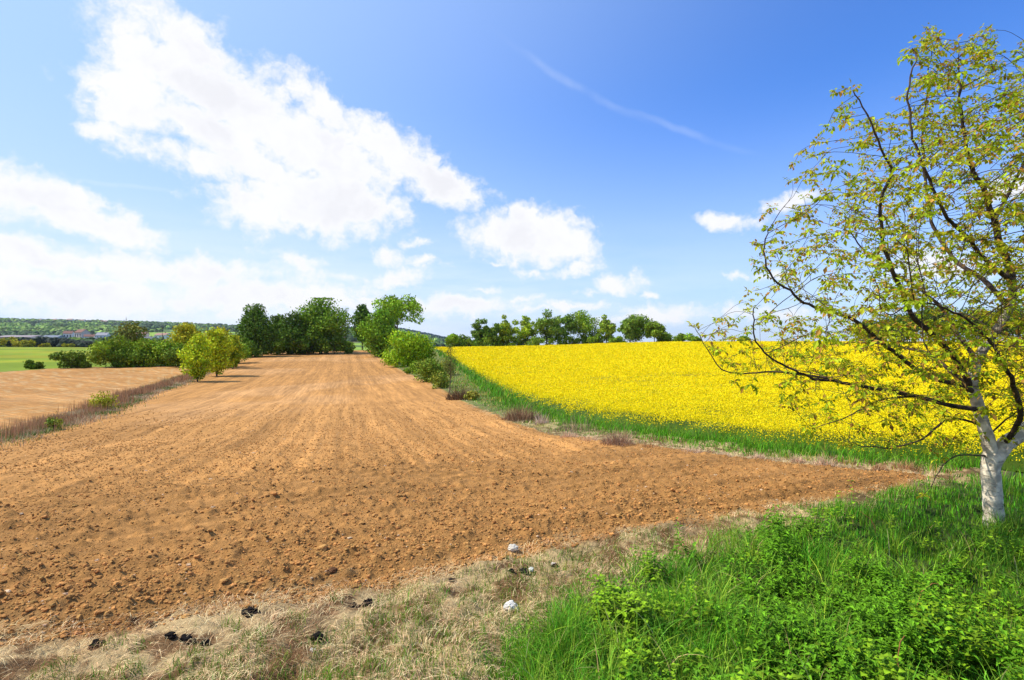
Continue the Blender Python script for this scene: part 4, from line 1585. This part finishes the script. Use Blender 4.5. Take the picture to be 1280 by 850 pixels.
# ------------------------------------------------------------------ village and distant woods
def house(px, Y, wpx, hpx, dpt, roofh, wallc, roofc, label, name='house', rot=0.0, nwin=3, base_dz=-.3, cat='house', storeys=2):
    p = at(px, Y, base_dz)
    w, h = wpx / F * Y, hpx / F * Y
    root = empty(name, p, label, cat, 'village buildings in the valley')
    root.rotation_euler.z = rot

    def box(acc, x0, x1, y0, y1, z0, z1, c):
        V = np.array([[x, y, z] for z in (z0, z1) for y in (y0, y1) for x in (x0, x1)], float)
        Fq = np.array([[0, 2, 3, 1], [4, 5, 7, 6], [0, 1, 5, 4], [2, 6, 7, 3], [0, 4, 6, 2], [1, 3, 7, 5]])
        acc.add(V, Fq, c)
    a = Acc()
    h = h * 1.15
    roofh = roofh * .62
    wall_h = h - roofh
    # walls with gable ends
    x0, x1, y0, y1 = -w / 2, w / 2, -dpt / 2, dpt / 2
    V = np.array([[x0, y0, 0], [x1, y0, 0], [x1, y1, 0], [x0, y1, 0], [x0, y0, wall_h], [x1, y0, wall_h], [x1, y1, wall_h], [x0, y1, wall_h],
                  [x0, 0, h - .1], [x1, 0, h - .1]], float)
    a.add(V, np.array([[0, 1, 5, 4], [1, 2, 6, 5], [2, 3, 7, 6], [3, 0, 4, 7]]), wallc)
    a.add(V, np.array([[4, 8, 7], [5, 6, 9]]), wallc)
    a.build('wall', M_WALL, root)
    r = Acc()
    o = .5
    th = .25
    sl = roofh / (dpt / 2)
    for sgn in (-1, 1):
        ye = sgn * (dpt / 2 + o)
        ze = wall_h - o * sl + .05
        V = np.array([[x0 - o, 0, h], [x1 + o, 0, h], [x1 + o, ye, ze], [x0 - o, ye, ze]], float)
        V = np.vstack([V, V + [0, 0, th]])
        r.add(V, np.array([[0, 1, 2, 3], [7, 6, 5, 4], [0, 4, 5, 1], [1, 5, 6, 2], [2, 6, 7, 3], [3, 7, 4, 0]]), roofc)
    ro = r.build('roof', M_ROOF, root)
    if roofh > 1.5:
        c = Acc()
        box(c, w * .18, w * .18 + .8, -.4, .4, h - .6, h + 1.1, (.3, .16, .12))
        c.build('chimney', M_WALL, ro)
    for st in range(storeys):
        for k in range(nwin):
            g = Acc()
            xc = x0 + w * (k + .5) / nwin
            zc = wall_h * (st + .5) / storeys
            ww = min(1.6, w / nwin * .5)
            box(g, xc - ww / 2, xc + ww / 2, y0 - .06, y0 + .02, zc - wall_h / storeys * .24, zc + wall_h / storeys * .24, (.05, .06, .08))
            g.build('window', M_GLASS, root)


WH, CR, GR, RD, SL = (.78, .76, .72), (.62, .52, .40), (.30, .29, .30), (.22, .11, .08), (.13, .13, .15)
house(30, 640, 44, 10, 30, 3, (.34, .28, .27), (.30, .25, .25), 'long low grey brown warehouse at the left of the village', 'warehouse', nwin=8, storeys=1, cat='warehouse')
house(52, 620, 16, 9, 18, 2, GR, SL, 'grey shed at the right end of the long warehouse', 'shed', nwin=4, storeys=1, cat='shed')
house(67, 600, 20, 11, 14, 4, (.36, .40, .45), (.18, .20, .24), 'blue grey hall with a dark pointed roof', 'hall', nwin=5, storeys=1, cat='hall')
house(86, 700, 9, 14, 10, 5, WH, RD, 'white gabled house left of the tall red roofed one', rot=.4)
house(103, 690, 12, 16, 11, 6, (.70, .55, .48), RD, 'tallest pinkish house with a red roof in the village', rot=-.3)
house(112, 660, 10, 11, 9, 4, WH, RD, 'white house with a red roof just right of the tallest', rot=.5)
house(121, 640, 12, 8, 9, 2, WH, SL, 'low white house with a dark roof in front of the gabled one', rot=0)
house(129, 660, 12, 13, 10, 5, WH, GR, 'white gabled house at the right end of the village group', rot=.2)
house(108, 400, 14, 7, 8, 1.2, (.80, .74, .62), (.5, .45, .4), 'small cream building in front of the dark hedge', nwin=3, storeys=1)
house(99, 405, 6, 5, 5, .8, (.55, .35, .28), GR, 'tiny brick shed left of the small cream building', 'shed', nwin=2, storeys=1, cat='shed')
house(178, 700, 12, 13, 9, 4, (.75, .55, .45), RD, 'pinkish house seen over the middle of the left hedge', rot=.2)
house(186, 650, 14, 9, 9, 3, WH, SL, 'white house with a dark roof seen over the left hedge')
house(204, 700, 16, 12, 10, 4, WH, (.35, .2, .15), 'white house beside the yellow green tree', rot=-.2)
for i, (px, Y, lab) in enumerate([(52, 2300, 'leftmost white house on the hilltop'), (70, 2350, 'wide pale house on the hilltop left of centre'), (88, 2450, 'white house in the middle of the hilltop row'),
                                  (103, 2400, 'cream house right of the middle on the hilltop'), (130, 2300, 'rightmost house on the hill slope above the village')]):
    house(px, Y, 5 + (i % 3), 4.5, 14, 6, WH, (.35, .2, .15), lab, rot=.3 * (i - 2), nwin=4)


def build_woods():
    rng = np.random.default_rng(23)
    v, f = ico(1)

    def clumps(name, P, size, col, label, cat='woodland', hgt=1.0):
        n = len(P)
        k = len(v)
        J = 1 + .28 * rng.uniform(-1, 1, (n, k, 1))
        W = v[None] * J * size[:, None, None] * np.array([1, 1, hgt])
        V = (W + P[:, None, :]).reshape(-1, 3)
        Fc = (np.arange(n)[:, None, None] * k + f[None]).reshape(-1, 3)
        tag(link(name, mesh_from(name, V, Fc, M_LEAF, np.repeat(col, k, 0), smooth=False)), label, cat, kind='stuff')
    n = 20000
    Y = rng.uniform(900, 3300, n) ** 1.0
    u = rng.uniform(-1.15, .05, n)
    X = u * Y
    patch = fbm2(X / 160, Y / 220, 3, 701)
    k = patch > -.02
    k &= ~((Y < 1200) & (patch < .08))
    X, Y, patch = X[k], Y[k], patch[k]
    sz = rng.uniform(2.6, 7.5, len(X)) * (.75 + Y / 5000)
    base = np.where((fbm2(X / 120, Y / 120, 2, 703) > .05)[:, None], np.array([[.20, .30, .05]]), np.array([[.07, .12, .04]]))
    c = base * rng.uniform(.5, 1.6, (len(X), 1))
    clumps('hill_woodland', np.stack([X, Y, T(X, Y) + sz * .7], -1), sz, c, 'patchwork of woods covering the distant hills on the left')
    # trees between the houses, and the dark belt in front of them
    n = 900
    Y = rng.uniform(430, 900, n)
    X = rng.uniform(-1.05, -.45, n) * Y
    sz = rng.uniform(2.0, 5.0, n)
    base = np.where((rng.uniform(0, 1, n) > .55)[:, None], np.array([[.13, .2, .03]]), np.array([[.05, .09, .025]]))
    clumps('village_trees', np.stack([X, Y, T(X, Y) + sz * .6], -1), sz, base * rng.uniform(.7, 1.3, (n, 1)), 'mixed green garden trees massed between the village houses')
    n = 420
    px = rng.uniform(24, 118, n)
    Y = 345 + rng.normal(0, 6, n)
    X = (px - 640) / F * Y
    sz = rng.uniform(1.3, 2.6, n)
    clumps('dark_hedge_belt', np.stack([X, Y, T(X, Y) + rng.uniform(.5, 4.2, n) * np.interp(px, [24, 40, 80, 88, 118], [1, 1, .9, .62, .45])], -1), sz,
           np.array([[.022, .035, .02]]) * rng.uniform(.6, 1.5, (n, 1)), 'dense dark hedge belt between the meadow and the village')
    # beyond the central gap: dark ridge, distance haze put into its colour as blue
    n = 2600
    px = rng.uniform(420, 640, n)
    Y = rng.uniform(2500, 3100, n)
    X = (px - 640) / F * Y
    sz = rng.uniform(8, 13, n)
    clumps('ridge_forest', np.stack([X, Y, T(X, Y) + 6], -1), sz, np.array([[.025, .055, .05]]) * rng.uniform(.8, 1.2, (n, 1)), 'dark forest tinted with haze blue on the far ridge in the central gap')


build_woods()
for i, (px, Y, yt, w, lab) in enumerate([(18, 310, 421, 34, 'broad yellow green bush at the left meadow end'), (33, 305, 424, 20, 'smaller yellow green bush joined to the broad one'),
                                         (57, 312, 428, 12, 'small olive bush on the far meadow edge under the hedge belt'), (85, 312, 429, 14, 'low olive bush on the far meadow edge near the cream building')]):
    make_tree('bush', px, Y, yt, w, 'bush', (.22, .24, .02), lab, 'bush', 'bushes on the far meadow edge', n=700, seed=170 + i, leaf=.5, trunk=False)
make_tree('small_conifer', 11, 300, 426, 6, 'conic', (.02, .035, .02), 'tiny dark conifer in front of the broad yellow green bush', 'tree', seed=180, n=300, leaf=.4, base_frac=0)


# ------------------------------------------------------------------ the near tree
def near_tree():
    rng = np.random.default_rng(42)
    TY = 7.85
    base = ray(1243, 657)
    TY = base[1]
    bz = float(T(*base)) - .06

    def P3(px, py, Y):
        return np.array([(px - 640) / F * Y, Y, EYE + (HOR - py) / F * Y])
    B = TY
    # limbs drawn as 3-D paths: photo column, photo row, distance
    limbs = {
        'trunk': ([(1243, 660, B), (1242, 640, B), (1240, 610, B), (1238, 585, B), (1240, 568, B)], .118, .108),
        'left_stem': ([(1240, 572, B), (1234, 546, B), (1226, 520, B + .03), (1220, 497, B + .05), (1214, 478, B + .05)], .088, .066),
        'right_stem': ([(1240, 580, B), (1256, 556, B + .02), (1282, 538, B + .1), (1318, 500, B + .2), (1340, 430, B + .25), (1345, 340, B + .3), (1352, 240, B + .3), (1348, 130, B + .35), (1352, 40, B + .3)], .105, .02),
        'leader': ([(1214, 482, B + .05), (1222, 450, B + .15), (1240, 420, B + .3), (1262, 385, B + .3), (1262, 345, B + .25), (1248, 308, B + .1), (1238, 272, B), (1222, 235, B - .1), (1205, 205, B - .2), (1196, 150, B - .25), (1190, 90, B - .3)], .075, .010),
        'a': ([(1218, 490, B + .05), (1196, 480, B - .1), (1171, 474, B - .3), (1142, 460, B - .5), (1112, 432, B - .7), (1090, 412, B - .8), (1068, 396, B - .9), (1030, 384, B - 1.0), (1000, 362, B - 1.1), (965, 335, B - 1.2), (955, 300, B - 1.25), (958, 275, B - 1.2)], .040, .006),
        'b': ([(1214, 484, B + .05), (1192, 447, B - .1), (1164, 420, B - .2), (1140, 400, B - .35), (1118, 352, B - .5), (1102, 312, B - .6), (1098, 262, B - .7), (1110, 235, B - .75), (1085, 190, B - .8), (1060, 145, B - .8)], .045, .006),
        'c': ([(1226, 512, B + .03), (1188, 507, B - .1), (1142, 496, B - .3), (1079, 484, B - .6), (1012, 466, B - .9), (976, 444, B - 1.05), (952, 420, B - 1.15), (941, 385, B - 1.2), (940, 370, B - 1.2)], .036, .006),
        'd': ([(1040, 474, B - .78), (980, 463, B - .7), (920, 463, B - .6), (900, 435, B - .55), (884, 402, B - .5)], .016, .004),
        'e': ([(1230, 532, B + .03), (1188, 523, B + .1), (1153, 548, B + .15), (1107, 563, B + .2), (1060, 556, B + .25)], .020, .004),
        'f': ([(1237, 570, B), (1195, 569, B - .15), (1172, 592, B - .25), (1150, 611, B - .3)], .013, .003),
        'g': ([(1142, 496, B - .3), (1100, 500, B - .55), (1050, 520, B - .75), (1010, 528, B - .85)], .015, .003),
        'h': ([(1220, 500, B + .05), (1195, 470, B + .4), (1160, 445, B + .8), (1120, 432, B + 1.2), (1070, 425, B + 1.6), (1020, 430, B + 1.9)], .035, .006),
        'i': ([(1262, 385, B + .3), (1230, 350, B + .8), (1190, 320, B + 1.3), (1160, 270, B + 1.6), (1150, 200, B + 1.8), (1150, 120, B + 1.6), (1155, 60, B + 1.4)], .040, .006),
        'j': ([(1262, 350, B + .25), (1240, 330, B - .4), (1215, 300, B - .9), (1180, 260, B - 1.2), (1160, 190, B - 1.3), (1152, 110, B - 1.2), (1155, 60, B - 1.1)], .036, .006),
        'k': ([(1240, 280, B), (1262, 240, B + .1), (1285, 180, B + .2), (1296, 110, B + .3), (1290, 70, B + .3)], .028, .006),
        'l': ([(1256, 556, B + .02), (1275, 520, B - .5), (1262, 470, B - 1.1), (1235, 430, B - 1.5), (1200, 390, B - 1.7), (1150, 370, B - 1.9)], .042, .006),
        'm': ([(1282, 538, B + .1), (1330, 530, B + .2), (1400, 500, B), (1470, 450, B - .1), (1520, 380, B)], .07, .010),
        'n': ([(1318, 500, B + .2), (1380, 420, B + .6), (1430, 330, B + .9), (1450, 220, B + 1)], .06, .008),
        'o': ([(1318, 500, B + .2), (1360, 440, B - .5), (1420, 350, B - 1), (1440, 250, B - 1.2)], .05, .008),
        'p': ([(1222, 450, B + .15), (1200, 420, B + .5), (1180, 380, B + .8), (1130, 340, B + 1.1), (1090, 300, B + 1.2), (1070, 260, B + 1.2)], .035, .006),
        'q': ([(1234, 546, B), (1262, 520, B + .1), (1300, 505, B + .3)], .014, .004),
    }
    nodes, parent, rad_min, is_limb = [], [], [], []

    def resample(pts, step=.08):
        pts = np.array(pts)
        # smooth by Catmull-Rom
        out = []
        n = len(pts)
        for i in range(n - 1):
            p0, p1, p2, p3 = pts[max(i - 1, 0)], pts[i], pts[i + 1], pts[min(i + 2, n - 1)]
            m = max(2, int(np.linalg.norm(p2 - p1) / step))
            for t in np.arange(m) / m:
                out.append(.5 * ((2 * p1) + (-p0 + p2) * t + (2 * p0 - 5 * p1 + 4 * p2 - p3) * t * t + (-p0 + 3 * p1 - 3 * p2 + p3) * t ** 3))
        out.append(pts[-1])
        return np.array(out)

    limb_paths = {}
    for key, (pts, r0, r1) in limbs.items():
        path = resample([P3(*p) for p in pts])
        k = len(path)
        if key not in ('trunk', 'left_stem', 'right_stem'):
            wig = np.cumsum(rng.normal(0, .016, (k, 3)), 0)
            path = path + wig * np.linspace(0, 1, k)[:, None]
            r0 = r0 * .95
        t = np.linspace(0, 1, k)
        rad = r0 * (1 - t) ** .9 + r1 * (1 - (1 - t) ** .9)
        limb_paths[key] = (path, rad)
        start = len(nodes)
        if start:
            dd = np.linalg.norm(np.array(nodes) - path[0], axis=1)
            par = int(dd.argmin())
        else:
            par = -1
        for q in range(k):
            nodes.append(path[q])
            parent.append(par if q == 0 else len(nodes) - 2)
            is_limb.append(key)
    n_limb = len(nodes)
    # attraction points through the crown's volume
    outline = np.array([(872, 402), (905, 396), (925, 372), (945, 368), (938, 300), (955, 262), (985, 262), (985, 200), (1030, 170), (1045, 118), (1075, 130), (1105, 160),
                        (1140, 120), (1142, 46), (1175, 38), (1190, 70), (1225, 34), (1245, 40), (1250, 80), (1290, 40), (1380, 10), (1480, 120), (1560, 260), (1580, 420), (1520, 540), (1400, 560), (1300, 560),
                        (1230, 560), (1150, 575), (1080, 560), (1010, 540), (950, 500), (900, 478), (880, 440)], float)
    n = 5300
    px = rng.uniform(870, 1580, n * 2)
    py = rng.uniform(10, 580, n * 2)
    ins = inside(outline, px, py)
    ed = edge_dist(outline, px, py)
    # thinner to the left and below, fuller round the middle
    pr = np.interp(px, [870, 950, 1050, 1130, 1600], [.22, .25, .48, 1, 1]) * np.interp(py, [0, 430, 480, 560], [1, 1, .7, .16])
    k = ins & (rng.uniform(0, 1, n * 2) < pr)
    px, py, ed = px[k], py[k], ed[k]
    half = np.minimum(2.7, .25 + ed / F * B * 2.2)
    cY = np.interp(px, [870, 1100, 1243], [B - .9, B - .35, B])
    YY = cY + rng.uniform(-1, 1, len(px)) * half
    A = np.stack([(px - 640) / F * YY, YY, EYE + (HOR - py) / F * YY], -1)
    nodesA = np.array(nodes)
    D = np.full(len(A), 1e9)
    who = np.zeros(len(A), int)
    skip = np.array([key == 'trunk' for key in is_limb])
    for i0 in range(0, len(nodesA)):
        if skip[i0]:
            continue
        d = np.linalg.norm(A - nodesA[i0], axis=1)
        u = d < D
        D[u], who[u] = d[u], i0
    alive = D > .10

    def dprev(i):
        q = nodes[i] - nodes[parent[i]] if parent[i] >= 0 else np.zeros(3)
        l_ = np.linalg.norm(q)
        return q / l_ if l_ > 1e-6 and is_limb[i] is None else np.zeros(3)
    step, kill, infl = .10, .14, 1.3
    for it in range(45):
        act = alive & (D < infl)
        if not act.any():
            break
        ids = np.unique(who[act])
        dirs = A[act] - np.array(nodes)[who[act]]
        dirs /= np.linalg.norm(dirs, axis=1, keepdims=True) + 1e-9
        new = []
        wa = who[act]
        order = np.argsort(wa, kind='stable')
        wa_s, dir_s = wa[order], dirs[order]
        bounds = np.searchsorted(wa_s, ids)
        sums = np.add.reduceat(dir_s, bounds, axis=0)
        for i_, s_ in zip(ids, sums):
            s_ = s_ / (np.linalg.norm(s_) + 1e-9) + rng.normal(0, .14, 3) + np.array([0, 0, .40]) + .22 * dprev(i_)
            s_ /= np.linalg.norm(s_)
            new.append((i_, nodes[i_] + s_ * step))
        NA = np.array(nodes)
        for i_, pnew in new:
            if np.min(np.linalg.norm(NA - pnew, axis=1)) < .045:
                # crowded: give up the points this shoot was reaching for
                alive &= ~((who == i_) & (D < .45))
                continue
            nodes.append(pnew)
            parent.append(int(i_))
            is_limb.append(None)
            d = np.linalg.norm(A - pnew, axis=1)
            u = d < D
            D[u], who[u] = d[u], len(nodes) - 1
        alive &= D > kill
    nodes_a = np.array(nodes)
    parent_a = np.array(parent)
    nn = len(nodes_a)
    kids = [[] for _ in range(nn)]
    for i in range(nn):
        if parent_a[i] >= 0:
            kids[parent_a[i]].append(i)
    # twig thickness: pipe model from the tips
    area = np.zeros(nn)
    for i in range(nn - 1, n_limb - 1, -1):
        if not any(c >= n_limb for c in kids[i]):
            area[i] = .0023 ** 2.3
        if parent_a[i] >= 0:
            area[parent_a[i]] += area[i]
    rad = np.maximum(area, 1e-12) ** (1 / 2.3)
    rad = np.minimum(rad, .02)

    root = empty('walnut_tree', (base[0], base[1], bz), 'near tree with pale forked trunk and young bronze green leaves at the right edge', 'tree')
    off = np.array([base[0], base[1], bz])

    def barkcol(r):
        t = np.clip((np.asarray(r) - .045) / .04, 0, 1)[..., None]
        return np.array([.075, .05, .035]) * (1 - t) + np.array([.80, .68, .50]) * t

    def flare(path, r):
        z = path[:, 2] - bz
        return r * (1 + .28 * np.exp(-z / .08))
    path, r = limb_paths['trunk']
    r = flare(path, r)
    V, Fc = tube(path - off, r, 24, rng, .035)
    acc = Acc()
    acc.add(V, Fc, np.repeat(barkcol(r), 24, 0))
    for key in ('left_stem', 'right_stem'):
        path, r = limb_paths[key]
        V, Fc = tube(path - off, r, 16, rng, .04)
        cr = barkcol(np.minimum(r, .1))
        acc.add(V, Fc, np.repeat(cr, 16, 0))
    # crotch swelling
    v, f = ico(2)
    acc.add(v * np.array([.112, .108, .14]) + (P3(1241, 571, B) - off), f, barkcol(np.array(.13)))
    acc.build('trunk', M_BARK, root, smooth=True)
    for key in limb_paths:
        if key in ('trunk', 'left_stem', 'right_stem'):
            continue
        path, r = limb_paths[key]
        V, Fc = tube(path - off, r, 9, rng, .06)
        a2 = Acc()
        a2.add(V, Fc, np.repeat(barkcol(r), 9, 0))
        a2.build('limb', M_BARK, root, smooth=True)
    # twigs as strands
    acc = Acc()
    done = np.zeros(nn, bool)
    order = sorted(range(n_limb, nn), key=lambda i: -rad[i])
    for i in range(n_limb, nn):
        if done[i]:
            continue
        p = parent_a[i]
        # begin a strand where the parent is a limb or already used
        if not (p < n_limb or done[p]):
            continue
        strand, rr = [nodes_a[p]], [rad[i]]
        c = i
        while True:
            done[c] = True
            strand.append(nodes_a[c])
            rr.append(rad[c])
            ch = [q for q in kids[c] if not done[q]]
            if not ch:
                break
            c = max(ch, key=lambda q: area[q])
        s_ = np.array(strand)
        if len(s_) > 3:
            s_[1:-1] = .25 * s_[:-2] + .5 * s_[1:-1] + .25 * s_[2:]
        rr = np.array(rr)
        V, Fc = tube(s_ - off, rr, 5)
        acc.add(V, Fc, np.repeat(barkcol(rr), 5, 0))
    # second pass for any left over
    tw = acc.build('twigs', M_BARK, root, smooth=True)
    tag(tw, kind='stuff')
    # leaves: fans of drooping leaflets at the shoots
    tips = [i for i in range(n_limb, nn) if not kids[i]]
    mids = [i for i in range(n_limb, nn) if kids[i] and rad[i] < .0046 and rng.uniform() < .18]
    spots = tips + mids
    ends = [int(np.nonzero([k_ == key for k_ in is_limb])[0][-1]) for key in limbs if key not in ('trunk', 'left_stem', 'right_stem')]
    spots += ends
    print('near tree: nodes', nn, 'shoots', len(spots))
    LP, LD, LS, LC = [], [], [], []
    stalk = Acc()
    for i in spots:
        p = nodes_a[i]
        pd = p - nodes_a[parent_a[i]]
        pd = pd / (np.linalg.norm(pd) + 1e-9)
        nleaf = rng.integers(4, 7)
        hue = rng.uniform(0, 1)
        size = rng.uniform(.7, 1.15)
        a0 = rng.uniform(0, 6.28)
        for q in range(nleaf):
            a = a0 + q * 2 * math.pi / nleaf + rng.normal(0, .3)
            d = np.array([math.cos(a), math.sin(a), rng.uniform(-.5, 1.2)]) + pd * .4
            d /= np.linalg.norm(d)
            ln = rng.uniform(.055, .115) * size
            rach = [p, p + d * ln * .5 + np.array([0, 0, .006]), p + d * ln + np.array([0, 0, -.02])]
            nlf = 5
            for w_ in range(nlf):
                t = [.45, .45, .78, .78, 1.0][w_]
                pos = p + d * ln * t + np.array([0, 0, -.02 * t])
                sd = np.cross(d, [0, 0, 1.0])
                sd /= np.linalg.norm(sd) + 1e-9
                sgn = [1, -1, 1, -1, 0][w_]
                ld = d * .6 + sd * sgn * .9 + np.array([0, 0, -.55 + rng.normal(0, .45)])
                ld /= np.linalg.norm(ld)
                LP.append(pos)
                LD.append(ld)
                LS.append(rng.uniform(.040, .076) * size * (1.15 if w_ == 4 else .95))
                g = np.array([.34, .48, .014]) * (1 - hue) + np.array([.48, .46, .018]) * hue
                if rng.uniform() < .20:
                    g = np.array([.50, .27, .05])
                LC.append(g * rng.uniform(.7, 1.25))
    P, D_, S, C = map(np.array, (LP, LD, LS, LC))
    side = np.cross(D_, rand_dirs(rng, len(P)) * .5 + np.array([0, 0, 1.0]))
    side /= np.linalg.norm(side, axis=1, keepdims=True) + 1e-9
    up = np.cross(side, D_)
    S = S[:, None]
    mid = P + D_ * S * .5
    V = np.stack([P, mid - side * S * .27 + up * S * .05, P + D_ * S - up * S * .12, mid + side * S * .27 + up * S * .05, mid - up * S * .04], 1).reshape(-1, 3) - off
    tri = np.array([[0, 1, 4], [1, 2, 4], [4, 2, 3], [0, 4, 3]])
    Fc = (np.arange(len(P))[:, None, None] * 5 + tri[None]).reshape(-1, 3)
    link('crown', mesh_from('crown', V, Fc, M_HERO, np.repeat(C, 5, 0)), root)


near_tree()


# ------------------------------------------------------------------ thin air haze over the whole valley
def build_haze():
    x0, x1, y0, y1, z0, z1 = -9200, 9200, -9200, 9200, -215, 160
    V = np.array([[x, y, z] for z in (z0, z1) for y in (y0, y1) for x in (x0, x1)], float)
    Fq = np.array([[0, 2, 3, 1], [4, 5, 7, 6], [0, 1, 5, 4], [2, 6, 7, 3], [0, 4, 6, 2], [1, 3, 7, 5]])
    m, nt, N, L = new_mat('haze_air')
    out = N.new('ShaderNodeOutputMaterial')
    v = N.new('ShaderNodeVolumePrincipled')
    v.inputs['Color'].default_value = (.80, .88, 1.0, 1)
    v.inputs['Density'].default_value = .00004
    v.inputs['Anisotropy'].default_value = .2
    L.new(v.outputs[0], out.inputs['Volume'])
    tag(link('haze', mesh_from('haze', V, Fq, m)), kind='stuff', label='thin pale haze of the air over the whole valley', cat='haze')


build_haze()
